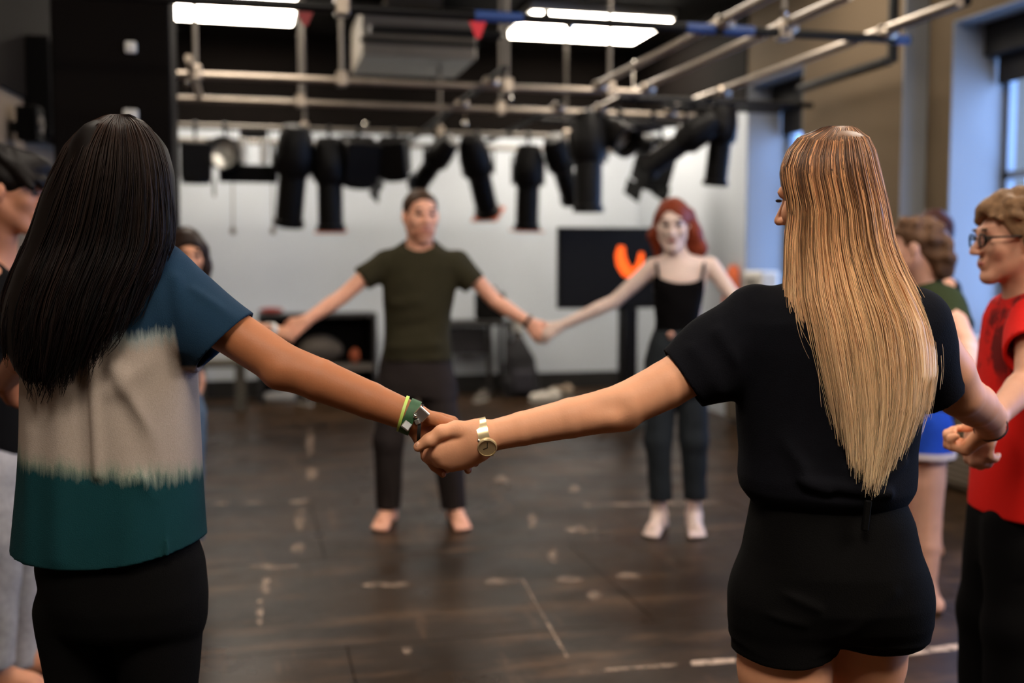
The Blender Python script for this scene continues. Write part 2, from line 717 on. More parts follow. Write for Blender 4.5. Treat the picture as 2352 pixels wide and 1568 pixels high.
# dark panel and small speaker high on the left wall
t = empty('wall_cabinet', wl(0.021, 0.56, 2.20), WLR, 'black panel cabinet hung high on the left wall beside the column', 'cabinet')
MB().box((0, 0, 0), (0.14, 1.15, 0.6)).build('body', M_BLACKM, t, bevel=0.006)
MB().box((0.1405, 0.03, 0.03), (0.152, 0.56, 0.57)).build('door', M_BLACKWALL, t, bevel=0.003)
MB().box((0.1405, 0.59, 0.03), (0.152, 1.12, 0.57)).build('door', M_BLACKWALL, t, bevel=0.003)
t = empty('wall_speaker', wl(0.001, 0.29, 2.13), WLR, 'small black wall speaker with round cone on the grey left wall', 'speaker')
MB().box((0.0, -0.03, 0.05), (0.05, 0.03, 0.11)).build('bracket', M_BLACK, t)
MB().box((0.05, -0.075, 0.0), (0.17, 0.075, 0.2)).build('cabinet', M_BLACKM, t, bevel=0.008)
MB().lathe([(0.05, 0), (0.048, 0.006), (0.02, -0.0), (0.022, 0.012), (0.0, 0.018)], Matrix.Translation((0.171, 0, 0.1)) @ Matrix.Rotation(math.pi / 2, 4, 'Y')).build('speaker_cone', mat('cone_grey', rgb(90, 82, 74), 0.4), t, smooth=True)

# black column with two small white boxes
colm = tag(box('column', (-0.97, 5.9, 0), (-0.39, 6.42, ZC), M_BLACKWALL, bevel=0.01), 'black painted square column behind the woman with long dark hair', 'column')
for py, s_, lb in ((110, 0.028, 'small white box on the black column, the upper of two'), (268, 0.036, 'small white box on the black column just above the dark haired head')):
    q = on_y(301, py, 5.9)
    t = empty('wall_sensor', (q.x, 5.899, q.z), 0, lb, 'sensor')
    MB().box((-s_, -0.03, -s_), (s_, 0, s_)).build('housing', M_WHITE, t, bevel=0.006)
    MB().lathe([(s_ * 0.5, 0), (s_ * 0.45, 0.008), (0, 0.012)], Matrix.Translation((0, -0.03, 0)) @ Matrix.Rotation(math.pi / 2, 4, 'X')).build('lens', M_WHITE, t, smooth=True)

# ---- window wall on the right
XW, XO = 4.30, 5.1
SILL, HEAD = 0.93, 3.0
mb = MB()
Y = [YB, 0.9, 2.8, 4.55, 6.23, 6.49, 7.83, 8.82, YF]
mb.box((XW, YB, 0), (XO, 0.9, ZC))
mb.box((XW, 2.8, 0), (XO, 4.55, ZC))
mb.box((4.49, 6.23, 0), (XO, 6.49, ZC))
mb.box((XW, 6.49, 0), (XO, 7.83, ZC))
MB().box((XW, 8.82, 0), (XO, YF, ZC)).build('rear_pier', M_RWALL)
for y0, y1, x0 in ((0.9, 2.8, 4.49), (4.55, 6.23, 4.49), (7.83, 8.82, XW)):
    mb.box((x0, y0, 0), (XO, y1, SILL - 0.03))
    mb.box((x0, y0, HEAD), (XO, y1, ZC))
wall_right = tag(mb.build('wall_right', M_TAN), kind='structure')
bpy.data.objects['rear_pier'].parent = wall_right
box('black_upper_band', (XW - 0.012, 8.82, WBLK), (XW - 0.001, YF - 0.013, ZC - 0.001), M_BLACKWALL, wall_right)

M_FRAME = mat('grey_window_frame', rgb(120, 125, 132), 0.4)
M_BLIND = mat('black_roller_blind', rgb(14, 12, 12), 0.8)
M_SILLP = mat('sill_paint', rgb(150, 145, 138), 0.5)
gm = bpy.data.materials.new('window_glass')
gm.use_nodes = True
gn = gm.node_tree
gn.nodes.remove(gn.nodes['Principled BSDF'])
tr, gl, mxs = gn.nodes.new('ShaderNodeBsdfTransparent'), gn.nodes.new('ShaderNodeBsdfGlossy'), gn.nodes.new('ShaderNodeMixShader')
gl.inputs['Roughness'].default_value = 0.02
tr.inputs['Color'].default_value = (0.92, 0.96, 0.97, 1)
mxs.inputs[0].default_value = 0.07
gn.links.new(tr.outputs[0], mxs.inputs[1])
gn.links.new(gl.outputs[0], mxs.inputs[2])
gn.links.new(mxs.outputs[0], gn.nodes['Material Output'].inputs['Surface'])
M_GLASS = gm


M_REVEAL = mat('reveal_daylight_tone', rgb(134, 134, 134), 0.7, spec=0.15)  # lighter than the wall paint: daylight on the jambs put into the colour


def window(n, y0, y1, xg, blind_z, x0):
    t = empty('window_%d' % n, (xg, (y0 + y1) / 2, SILL))
    t['kind'] = 'structure'
    W, Hh = (y1 - y0) / 2, HEAD - SILL
    f = MB()
    for a, b in ((-W, -W + 0.06), (W - 0.06, W), (-0.03, 0.03)):
        f.box((-0.03, a, 0), (0.03, b, Hh))
    f.box((-0.03, -W, 0), (0.03, W, 0.06)).box((-0.03, -W, Hh - 0.06), (0.03, W, Hh)).box((-0.03, -W, 1.05), (0.03, W, 1.1))
    f.build('window_frame', M_FRAME, t)
    for a, b in ((-W + 0.06, -0.03), (0.03, W - 0.06)):
        for c0, c1 in ((0.06, 1.05), (1.1, Hh - 0.06)):
            MB().box((-0.003, a, c0), (0.003, b, c1)).build('pane', M_GLASS, t)
    bl = MB().box((-0.2, -W + 0.01, Hh - 0.22), (-0.06, W - 0.01, Hh - 0.005)).build('blind_cassette', M_BLIND, t, bevel=0.005)
    MB().box((-0.10, -W + 0.03, blind_z - SILL), (-0.09, W - 0.03, Hh - 0.2)).build('blind_cloth', M_BLIND, t)
    for s_ in (-1, 1):  # panels added to carry the painted daylight tone
        MB().box((x0 - xg + 0.002, s_ * W - (0.012 if s_ > 0 else 0), -0.02), (-0.032, s_ * W + (0.012 if s_ < 0 else 0), Hh)).build('reveal_daylight_panel', M_REVEAL, t)
    MB().box((x0 - xg + 0.002, -W + 0.013, Hh - 0.012), (-0.21, W - 0.013, Hh)).build('head_daylight_panel', M_REVEAL, t)
    pd = bpy.data.lights.new('portal', 'AREA')
    pd.shape = 'RECTANGLE'
    pd.size, pd.size_y = y1 - y0, Hh
    pd.cycles.is_portal = True
    po = bpy.data.objects.new('window_portal', pd)
    COL.objects.link(po)
    po.parent = t
    po.location = (0.06, 0, Hh / 2)
    po.rotation_euler = (0, math.pi / 2, 0)


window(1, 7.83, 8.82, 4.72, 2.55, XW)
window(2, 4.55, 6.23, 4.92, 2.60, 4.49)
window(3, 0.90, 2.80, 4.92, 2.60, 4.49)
tag(box('trim_daylight', (XW + 0.002, 6.478, 0), (4.488, 6.489, ZC - 0.001), M_REVEAL), kind='structure')  # added strip, daylight on the pier's return painted into its colour

# heater cabinets under the windows, with grilles, and their ledges
for n, (y0, y1) in enumerate(((7.84, 8.81), (4.40, 6.48), (0.9, 2.8))):
    lb = ('long tan heater cabinet with floor grille under the far window', 'long tan heater cabinet with low slatted grille beside the red shirt boy', 'tan heater cabinet under the window nearest the camera')[n]
    x0 = 4.12 if n == 0 else 4.25
    t = empty('heater_cabinet', (x0, (y0 + y1) / 2, 0), 0, lb, 'heater')
    xb = (XW if n == 0 else 4.489) - x0 if n == 0 else 4.489 - x0
    if n != 1 and n == 2:
        y0, y1 = 0.91, 2.79
    if n == 1:
        y0, y1 = 4.56, 6.22
    w = (y1 - y0) / 2
    MB().box((0, -w, 0.02), (xb - 0.002, w, 0.90)).build('body', M_TAN, t, bevel=0.006)
    MB().box((-0.03, -w, 0.90), (xb - 0.002, w, SILL - 0.031)).build('ledge', M_SILLP, t, bevel=0.004)
    g = MB().box((-0.012, -w + 0.1, 0.06), (-0.001, w - 0.1, 0.30)).build('grille', M_SILLP, t)
    for k in range(6):
        MB().box((-0.022, -w + 0.12, 0.075 + k * 0.037), (-0.0125, w - 0.12, 0.092 + k * 0.037)).build('slat', M_TAN, g)

# ---- ceiling lights (a regular grid; two of them are in the picture)
M_HOUS = mat('light_housing', rgb(190, 190, 185), 0.5)
M_DIFF = [mat('light_diffuser_row%d' % k, rgb(235, 238, 235), 0.5, emit=LAMP_COL, estr=e_) for k, e_ in enumerate(LAMP)]
LX, LY = (-0.12, 3.22), (10.15, 6.75, 3.35, -0.05)
names = {(0, 0): 'lit square ceiling light right of the black column', (1, 0): 'lit ceiling light crossed by pipes above the television side',
         (0, 1): 'lit ceiling light above the left of the circle', (1, 1): 'lit ceiling light above the right of the circle',
         (0, 2): 'lit ceiling light over the dark haired woman', (1, 2): 'lit ceiling light over the blonde woman',
         (0, 3): 'lit ceiling light left behind the camera', (1, 3): 'lit ceiling light right behind the camera'}
for i, lx in enumerate(LX):
    for j, ly in enumerate(LY):
        W, Hh = (0.54, 0.5) if i == 0 else (0.68, 0.54)
        t = empty('ceiling_light', (lx, ly, ZC - 0.1), 0, names[(i, j)], 'light', 'square ceiling lights')
        MB().box((-W - 0.03, -Hh - 0.03, 0.02), (W + 0.03, Hh + 0.03, 0.099)).build('housing', M_HOUS, t, bevel=0.01)
        MB().box((-W, -Hh, 0.0), (W, Hh, 0.019)).build('diffuser', M_DIFF[j], t, bevel=0.006)

# ---- overhead pipe grid
GZ = 2.60
grid = empty('lighting_grid', (1.5, 7.0, GZ), 0, 'steel and black pipe lighting grid hanging under the black ceiling', 'pipe grid')
G0 = Vector((1.5, 7.0, GZ))
PR = 0.024


def gpipe(p, q, material=M_STEEL, r=PR, name='pipe'):
    return MB().tube([Vector(p) - G0, Vector(q) - G0], r, 12).build(name, material, grid, smooth=True)


YA = on_z(1567, 63, GZ).y
YBp = on_z(590, 178, GZ).y
YC = on_z(590, 232, GZ).y
YFp = on_z(700, 297, GZ).y
XA1 = on_y(2088, 95, YA).x
gpipe((-1.0, YA, GZ), (XA1, YA, GZ), M_BLACK)
gpipe((-0.98, YBp, GZ), (on_y(1490, 212, YBp).x, YBp, GZ))
gpipe((-0.98, YC, GZ), (on_y(1640, 262, YC).x, YC, GZ))
gpipe((-0.9, YFp, GZ), (4.0, YFp, GZ), M_GREYM)
gpipe((-0.9, YFp + 1.1, GZ), (4.0, YFp + 1.1, GZ), M_GREYM)
ZY = GZ + 0.05
XY = [on_z(1530, 114, ZY).x, on_z(1682, 110, ZY).x, on_z(1865, 130, ZY).x]
for n, x in enumerate(XY):
    gpipe((x, YA - 0.6, ZY), (x, (YBp, YC + 0.3, YC)[n] + 0.1, ZY))
gpipe((XY[0], YC - 0.1, ZY), (XY[0], YFp + 1.3, ZY), M_BLACK)
xc = on_z(1078, 220, ZY).x
gpipe((xc, YBp - 0.4, ZY), (xc, YFp + 1.2, ZY), M_BLACK)
xl = on_z(455, 205, ZY).x
gpipe((xl, YBp - 0.3, ZY), (xl, YC + 0.2, ZY))
gpipe((on_y(850, 125, YBp - 0.2).x, YBp - 0.2, 2.9), (on_y(1150, 135, YBp - 0.2).x, YBp - 0.2, 2.9), M_BLACK, 0.03)
gpipe((on_y(1520, 250, YC - 0.45).x, YC - 0.45, GZ), (4.0, YC - 0.45, GZ), M_BLACK)
# second cross rail between b and c, black
gpipe((XY[0], YC + 0.55, GZ), (3.95, YC + 0.55, GZ), M_BLACK)
gpipe((XY[2] - 0.7, YBp + 0.25, GZ), (4.1, YBp + 0.25, GZ), M_BLACK)
# black rails along the window wall with their post
for (a, b) in (((2041, 143), (1841, 200)), ((2221, 0), (2061, 60))):
    p, q = on_x(a[0], a[1], 4.12), on_x(b[0], b[1], 4.12)
    gpipe((4.12, p.y, (p.z + q.z) / 2), (4.12, q.y, (p.z + q.z) / 2), M_BLACK, 0.035, 'rail')
p = on_x(2050, 143, 4.12)
gpipe((4.12, p.y, p.z), (4.12, p.y, ZC), M_BLACK, 0.035, 'post')
# drop rods to the ceiling and clamps
for x, y in ((on_y(785, 200, YBp).x, YBp), (on_y(1165, 200, YBp).x, YBp), (on_y(450, 180, YBp).x, YBp), (on_y(690, 240, YC).x, YC),
             (on_y(1400, 210, YBp).x, YBp), (on_y(1150, 250, YC).x, YC), (on_y(785, 30, YA).x, YA), (on_y(1800, 80, YA).x, YA),
             (on_y(700, 300, YFp).x, YFp), (on_y(1010, 300, YFp).x, YFp), (on_y(1300, 300, YFp).x, YFp)):
    gpipe((x, y, GZ + 0.02), (x, y, ZC), M_GREYM, 0.014, 'drop_rod')
    MB().box(Vector((x - 0.035, y - 0.04, GZ - 0.035)) - G0, Vector((x + 0.035, y + 0.04, GZ + 0.06)) - G0).build('clamp', M_STEEL, grid, bevel=0.008)
for x in XY + [xc]:
    for y in (YA, YBp, YC):
        if x == xc and y == YA:
            continue
        MB().lathe([(0.03, -0.05), (0.042, -0.03), (0.042, 0.03), (0.03, 0.05)], Matrix.Translation(Vector((x, y, GZ + 0.03)) - G0) @ Matrix.Rotation(math.pi / 2, 4, 'Y'), 14).build('clamp', M_STEEL, grid, smooth=True)
for px, py, yy in ((1172, 226, YBp), (1108, 250, YC), (1068, 284, YC), (1275, 326, YFp), (1357, 376, YFp), (1388, 372, YFp), (1455, 145, YBp), (1800, 30, YA), (990, 248, YC), (840, 285, YFp), (1310, 60, YA), (1255, 34, YA), (430, 190, YBp)):  # chrome balls on stems, added to make bright glints
    q = on_y(px, py, yy)
    wb = MB().tube([Vector((q.x, yy, GZ)) - G0, q - G0], 0.006, 6)
    wb.lathe([(0.0, -0.02), (0.014, -0.015), (0.02, 0.0), (0.014, 0.015), (0.0, 0.02)], Matrix.Translation(q - G0), 10).build('glint_ball', M_CHROME, grid, smooth=True)
# blue tape wound on the nearest pipe
M_BLUET = mat('blue_tape', rgb(36, 66, 124), 0.5)
for a, b in ((1575, 1640), (1660, 1730), (2055, 2086), (1090, 1200)):
    MB().tube([Vector((on_y(a, 70, YA).x, YA, GZ)) - G0, Vector((on_y(b, 70, YA).x, YA, GZ)) - G0], PR + 0.003, 12).build('blue_tape', M_BLUET, grid, smooth=True)

# red pennant hanging from the nearest pipe, another further left
M_RED = mat('red_cloth', rgb(205, 40, 52), 0.7)
for px, w, hh, lb in ((1097, 20, 38, 'small red pennant hanging from the nearest pipe left of the lit panels'), (700, 18, 30, 'small dark red rag hanging from the pipe beside the left ceiling light')):
    a = on_y(px, 45 if px > 900 else 18, YA)
    s_ = YA / FPX
    t = MB()
    t.v += [Vector((-w * s_, -0.004, -0.02)), Vector((w * s_, -0.004, -0.02)), Vector((0.3 * w * s_, -0.004, -hh * s_ - 0.02)), Vector((-0.2 * w * s_, -0.004, -hh * s_ - 0.02))]
    t.v += [p + Vector((0, 0.008, 0)) for p in t.v]
    t.f += [[0, 3, 2, 1][::-1][::-1], [4, 5, 6, 7], [0, 1, 5, 4], [1, 2, 6, 5], [2, 3, 7, 6], [3, 0, 4, 7]]
    o = t.build('pennant', M_RED if px > 900 else mat('dark_red_cloth', rgb(120, 40, 40), 0.8))
    o.location = (a.x, YA, GZ - PR + 0.018)
    tag(o, lb, 'pennant')

# air duct above the grid
a, b = on_y(838, 130, 9.1), on_y(1105, 130, 9.1)
t = empty('air_duct', ((a.x + b.x) / 2, 9.8, 3.2), 0, 'grey box air duct above the man under the dark ceiling', 'duct')
w = (b.x - a.x) / 2
MB().box((-w, -0.5, 0), (w, 0.5, 0.42)).build('casing', M_GREYM, t, bevel=0.01)
MB().box((-w - 0.02, -0.53, 0.1), (w + 0.02, -0.501, 0.14)).build('flange', M_BLACK, t)
MB().box((-w * 0.5, -0.2, 0.42), (w * 0.5, 0.2, ZC - 3.201)).build('riser', M_GREYM, t)

# ---- stage lights
M_LENS = mat('lens_glass', rgb(150, 150, 140), 0.08, spec=0.8)
M_REFL = mat('bright_reflector', rgb(250, 248, 240), 0.2, metal=0.5)
M_GEL = mat('orange_gel', rgb(190, 90, 55), 0.5)
PROTO = {}


def stage_light(kind, px, Yp, drop, pan, tilt, sc, label, rim=None):
    """hung from the pipe at Yp; tilt 0 = pointing down, 90 = level"""
    sc *= 1.18
    drop *= 1.12
    x = on_y(px, 300, Yp).x
    t = empty('stage_light', (x, Yp, GZ), math.radians(pan), label, 'stage light', 'stage lights hung from the grid')
    S = Matrix.Diagonal((sc, sc, sc, 1))
    MB().lathe([(0.03, -0.02), (0.038, -0.015), (0.038, 0.015), (0.03, 0.02)], Matrix.Rotation(math.pi / 2, 4, 'Y'), 14).build('clamp', M_BLACK, t, smooth=True)
    w = 0.12 * sc
    MB().tube([(0, 0, -0.03), (0, 0, -drop * 0.45)], 0.012).box((-w, -0.015, -drop * 0.45 - 0.012), (w, 0.015, -drop * 0.45)).box((-w - 0.006, -0.015, -drop - 0.03), (-w, 0.015, -drop * 0.45)).box((w, -0.015, -drop - 0.03), (w + 0.006, 0.015, -drop * 0.45)).build('yoke', M_BLACK, t)
    R = Matrix.Translation((0, 0, -drop)) @ Matrix.Rotation(math.radians(tilt), 4, 'X') @ S @ Matrix.Rotation(math.pi, 4, 'X')
    if kind == 'profile':
        body = [(0.03, -0.27), (0.075, -0.26), (0.1, -0.2), (0.115, -0.1), (0.115, 0.0), (0.085, 0.04)]
        MB().lathe(body, R).build('lamp_housing', M_BLACK, t, smooth=True)
        MB().lathe([(0.083, 0.041), (0.083, 0.30), (0.095, 0.305), (0.095, 0.34), (0.075, 0.34), (0.075, 0.31)], R).build('lens_tube', M_BLACK, t, smooth=True)
        MB().lathe([(0.074, 0.311), (0.05, 0.322), (0.0, 0.326)], R).build('lens', M_LENS, t, smooth=True)
        if rim:
            MB().box((-0.1, -0.1, 0.342), (0.1, 0.1, 0.352), R).build('gel_frame', rim, t)
    elif kind == 'fresnel':
        MB().box((-0.11, -0.11, -0.18), (0.11, 0.11, 0.1), R).build('lamp_housing', M_BLACK, t, bevel=0.012)
        MB().lathe([(0.105, 0.101), (0.105, 0.13), (0.09, 0.13), (0.09, 0.115)], R).build('lens_ring', M_BLACK, t, smooth=True)
        MB().lathe([(0.089, 0.114), (0.06, 0.128), (0.0, 0.134)], R).build('lens', M_LENS, t, smooth=True)
        if rim:
            MB().box((-0.115, -0.115, 0.131), (0.115, 0.115, 0.138), R).build('gel_frame', rim, t)
        MB().box((-0.13, -0.1, 0.10), (-0.122, 0.1, 0.22), R).build('barn_door', M_BLACK, t)
        MB().box((0.122, -0.1, 0.10), (0.13, 0.1, 0.22), R).build('barn_door', M_BLACK, t)
    else:
        MB().lathe([(0.05, -0.22), (0.09, -0.2), (0.1, -0.05), (0.105, 0.12), (0.098, 0.12), (0.094, -0.02)], R).build('can', M_BLACK if rim is None else rim, t, smooth=True)
        MB().lathe([(0.093, -0.02), (0.09, 0.005), (0.035, -0.005), (0.034, 0.01), (0.0, 0.012)], R).build('reflector', M_REFL, t, smooth=True)
    return t


stage_light('fresnel', 448, YFp, 0.30, 5, 8, 1.0, 'boxy black stage light nearest the black column')
stage_light('par', 517, YFp, 0.21, -8, -90, 1.15, 'stage light showing a bright ring lens towards the room', None)
stage_light('profile', 672, YFp, 0.32, 20, 15, 1.25, 'broad black stage light left of the man, above the low shelf')
stage_light('profile', 756, YFp, 0.38, -10, 6, 1.15, 'long black stage light with orange gel left of the man', M_GEL)
stage_light('fresnel', 822, YFp, 0.28, 10, 20, 1.15, 'boxy black stage light up left of the man\'s head')
stage_light('fresnel', 905, YFp, 0.24, -20, 20, 1.0, 'small boxy stage light just left above the man\'s head')
stage_light('profile', 1000, YFp, 0.22, 30, 50, 0.9, 'black stage light tilted level over the man\'s head')
stage_light('profile', 1098, YFp, 0.30, -35, 32, 1.1, 'tilted black stage light with rust red rim right of the man', M_GEL)
stage_light('profile', 1213, YFp, 0.38, 5, 5, 1.1, 'long thin stage light hanging straight down above the bag', M_GEL)
stage_light('profile', 1290, YFp, 0.24, -40, 40, 1.0, 'black stage light tilted right above the television\'s left edge')
stage_light('profile', 1352, YC, 0.30, 0, 0, 1.1, 'upright black stage light left of the bright oval lens')
stage_light('par', 1420, YC, 0.16, 20, -62, 1.0, 'stage light with bright oval reflector above the television', None)
stage_light('fresnel', 1500, YFp, 0.26, 15, 25, 1.1, 'boxy black stage light over the red haired woman')
stage_light('profile', 1575, YC - 0.45, 0.22, 60, 55, 0.9, 'large black stage light tilted down to the window side')
stage_light('profile', 1655, YC - 0.45, 0.2, 10, 10, 0.9, 'black stage light hanging straight down nearest the far window')
stage_light('par', 1497, YC, 0.22, 20, -75, 0.7, 'small stage light with glinting lens above the red hair')

# two bright tube lamps in a rack beside the ring light
t = empty('tube_lamp_rack', (on_y(582, 300, YFp).x, YFp, GZ - 0.03), 0, 'rack with two white upright tubes beside the ring light', 'lamp rack')
w = 55 * YFp / FPX
MB().box((-0.12, -0.03, -0.06), (0.12, 0.03, 0.005)).build('head_plate', M_BLACK, t)
for s_ in (-1, 1):
    MB().lathe([(0.02, -0.28), (0.036, -0.27), (0.036, -0.075), (0.02, -0.062)], Matrix.Translation((s_ * 0.09, -0.02, 0))).build('tube', mat('tube_white', rgb(240, 236, 225), 0.3, metal=0.3), t, smooth=True)
MB().box((-0.3, 0.02, -0.44), (0.2, 0.1, -0.285)).build('ballast_box', M_BLACKM, t, bevel=0.01)

# two cables hanging against the rear wall
for px, y0, y1, lb in ((530, 320, 530, 'thin cable hanging by the ring light with a plug at its end'), (622, 320, 530, 'thin cable hanging right of the tube rack with a plug at its end')):
    p, q = on_y(px, y0, YFp + 0.06), on_y(px + 5, y1, YFp + 0.06)
    t = empty('hanging_cable', (p.x, p.y, GZ), 0, lb, 'cable')
    MB().tube([(0, -0.06, 0.03), (0, 0, 0), (0.01, 0, (q.z - GZ) * 0.5), (q.x - p.x, 0, q.z - GZ)], 0.006, 6).build('cord', mat('cable_grey', rgb(95, 85, 72), 0.7), t)
    MB().lathe([(0.012, -0.03), (0.022, -0.02), (0.022, 0.02), (0.01, 0.03)], Matrix.Translation((q.x - p.x, 0, q.z - GZ))).build('plug', mat('plug_brown', rgb(110, 90, 70), 0.6), t)

# ================================================================== furniture along the rear wall
YT = 11.05
M_DARKW = mat('black_stained_wood', rgb(24, 20, 18), 0.55, noise=0.15, nscale=12)
# low black shelf
a, b = on_y(592, 722, YT), on_y(866, 722, YT)
zt = a.z
t = empty('open_shelf', ((a.x + b.x) / 2, YT + 0.2, 0), 0, 'low black open shelf against the rear wall left of the man', 'shelf')
w = (b.x - a.x) / 2
MB().box((-w, -0.2, zt - 0.04), (w, 0.2, zt)).build('top', M_DARKW, t, bevel=0.004)
for s_ in (-1, 1):
    MB().box((s_ * w - (0.04 if s_ > 0 else 0), -0.2, 0), (s_ * w + (0.04 if s_ < 0 else 0), 0.2, zt - 0.041)).build('side', M_DARKW, t)
zs = on_y(800, 838, YT).z
MB().box((-w + 0.041, -0.2, zs - 0.06), (w - 0.041, 0.2, zs)).build('shelf_board', mat('grey_board', rgb(86, 78, 70), 0.6), t)
MB().box((-w + 0.041, 0.18, 0.05), (w - 0.041, 0.199, zt - 0.041)).build('back_panel', M_BLACKM, t)
sx, sy = (a.x + b.x) / 2, YT + 0.2
M_GCLOTH = mat('grey_cloth', rgb(80, 72, 64), 0.9, noise=0.2, nscale=20)


def lump(name, c, r, material, label, cat, seed, amp=0.012, h=0.02):
    """soft irregular bundle sitting on z=c[2]"""
    S = SDF((-r[0] * 1.4, -r[1] * 1.4, -0.03), (r[0] * 1.4, r[1] * 1.4, r[2] * 2.3), h)
    S.ell((0, 0, r[2]), r)
    S.waves(amp, 22, seed)
    S.cut((0, 0, 0.0), (0, 0, -1))
    Vv, Q = S.mesh()
    o = link(name, mesh_np(name, smooth_np(Vv, Q, 2), Q), material)
    o.location = c
    return tag(o, label, cat)


p = on_y(740, 830, YT)
lump('cloth_bundle', (p.x, sy - 0.02, zs), (0.24, 0.14, 0.15), M_GCLOTH, 'crumpled grey cloth bundle on the low black shelf', 'cloth', 3)
p = on_y(800, 830, YT)
lump('orange_bundle', (p.x + 0.08, sy - 0.08, zs), (0.06, 0.06, 0.085), mat('burnt_orange_cloth', rgb(150, 72, 40), 0.8), 'small burnt orange bundle on the low black shelf', 'cloth', 4, 0.006, 0.01)
p = on_y(612, 735, YT)
lump('red_cloth', (p.x + 0.05, sy - 0.1, zt), (0.13, 0.08, 0.035), mat('dull_red_cloth', rgb(130, 45, 36), 0.85), 'flat dull red cloth on top of the low black shelf', 'cloth', 5, 0.005, 0.01)

# low bench at the far left
a, b = on_y(440, 832, 10.5), on_y(566, 832, 10.5)
t = empty('low_bench', ((a.x + b.x) / 2, 10.7, 0), 0, 'low worn bench with thick legs left of the shelf', 'bench')
w = (b.x - a.x) / 2
M_BENCH = mat('worn_olive_paint', rgb(72, 66, 54), 0.7, noise=0.2, nscale=8)
MB().box((-w, -0.2, a.z - 0.06), (w, 0.2, a.z)).build('seat', M_BENCH, t, bevel=0.006)
for s_ in (-1, 1):
    for d in (-1, 1):
        MB().box((s_ * (w - 0.06) - 0.05, d * 0.13 - 0.05, 0), (s_ * (w - 0.06) + 0.05, d * 0.13 + 0.05, a.z - 0.061)).build('leg', M_BENCH, t)

# black table right of the man, with dark panel, case, backpack and white tub
a, b = on_y(1022, 738, YT), on_y(1174, 738, YT)
t = empty('black_table', ((a.x + b.x) / 2, YT + 0.22, 0), 0, 'black framed table behind the man\'s left arm', 'table')
w = (b.x - a.x) / 2
MB().box((-w, -0.22, a.z - 0.05), (w, 0.22, a.z)).build('tabletop', M_DARKW, t, bevel=0.004)
for s_ in (-1, 1):
    for d in (-1, 1):
        MB().box((s_ * (w - 0.03) - 0.025, d * 0.18 - 0.025, 0), (s_ * (w - 0.03) + 0.025, d * 0.18 + 0.025, a.z - 0.051)).build('leg', M_DARKW, t)
x1 = on_y(1132, 800, YT).x - (a.x + b.x) / 2
MB().box((x1 - 0.05, -0.19, 0), (x1 + 0.0, -0.14, a.z - 0.051)).build('leg', M_DARKW, t)
zp = on_y(1080, 815, YT).z
MB().box((-w + 0.06, -0.13, zp), (x1 - 0.05, -0.11, a.z - 0.06)).build('front_panel', mat('blue_grey_panel', rgb(40, 38, 42), 0.5), t)
tz, tx = a.z, (a.x + b.x) / 2
p = on_y(1135, 700, YT)
c = empty('carry_case', (p.x, YT + 0.2, tz), 0.2, 'black soft carry case standing on the black table', 'case')
MB().box((-0.15, -0.1, 0), (0.15, 0.1, 0.3)).build('body', M_BLACKM, c, bevel=0.03)
MB().tube([(-0.07, 0, 0.295), (-0.06, 0, 0.35), (0.06, 0, 0.35), (0.07, 0, 0.295)], 0.012, 8).build('handle', M_BLACKM, c)
p = on_y(1200, 860, 10.9)
c = empty('backpack', (p.x, 10.95, 0), 0.0, 'dark backpack slumped on the floor right of the black table', 'bag')
S = SDF((-0.26, -0.2, -0.02), (0.26, 0.2, 0.72), 0.02)
S.loft((0, 0), 0, [(0.0, 0, 0, 0.19, 0.13), (0.15, 0.0, 0, 0.2, 0.14), (0.4, -0.02, 0, 0.16, 0.12), (0.55, -0.03, 0, 0.11, 0.09), (0.64, -0.03, 0, 0.05, 0.05)], p=2.6)
S.waves(0.008, 25, 9)
S.cut((0, 0, 0), (0, 0, -1))
Vv, Q = S.mesh()
link('body', mesh_np('backpack', smooth_np(Vv, Q, 2), Q), mat('navy_black_cloth', rgb(26, 24, 28), 0.85), c)
MB().box((-0.12, -0.17, 0.08), (0.1, -0.12, 0.3)).build('pocket', mat('blue_grey_cloth', rgb(44, 42, 50), 0.85), c, bevel=0.02)
MB().tube([(-0.06, 0, 0.62), (-0.03, 0, 0.7), (0.02, 0, 0.62)], 0.012, 8).build('loop', M_BLACKM, c)
p = on_y(1196, 760, 11.3)
c = empty('white_tub', (p.x, 11.45, 0.0), 0, 'pale tub on a stand behind the backpack', 'tub')
MB().lathe([(0.05, 0), (0.055, 0.02), (0.05, p.z - 0.02), (0.05, p.z - 0.01)], None, 14).build('stand', M_GREYM, c, smooth=True)
MB().lathe([(0.07, p.z - 0.009), (0.085, p.z + 0.11), (0.09, p.z + 0.13), (0.0, p.z + 0.135)], None, 18).build('tub', M_WHITE, c, smooth=True)

# television on a wheeled stand, orange emblem on its dark screen
YTV = 8.75
a, b = on_y(1283, 521, YTV), on_y(1604, 706, YTV)
t = empty('television', ((a.x + b.x) / 2, YTV, 0), 0, 'large dark television on a black wheeled stand behind the red haired woman', 'television')
w, zc, hh = (b.x - a.x) / 2, (a.z + b.z) / 2, (a.z - b.z) / 2
MB().box((-w, 0, zc - hh), (w, 0.07, zc + hh)).build('casing', M_BLACK, t, bevel=0.008)
sc_ = MB().box((-w + 0.02, -0.004, zc - hh + 0.03), (w - 0.02, -0.0005, zc + hh - 0.02)).build('screen', mat('dark_screen', rgb(18, 16, 15), 0.6, spec=0.2), t)
MB().box((-0.06, 0.071, 0.12), (0.06, 0.13, zc)).build('post', M_BLACK, t)
MB().box((-0.055, -0.05, 0.12), (0.055, 0.07, zc - hh - 0.001)).build('front_post', M_BLACK, t)
MB().box((-0.32, -0.2, 0.08), (0.32, 0.3, 0.12)).build('base', M_BLACK, t, bevel=0.01)
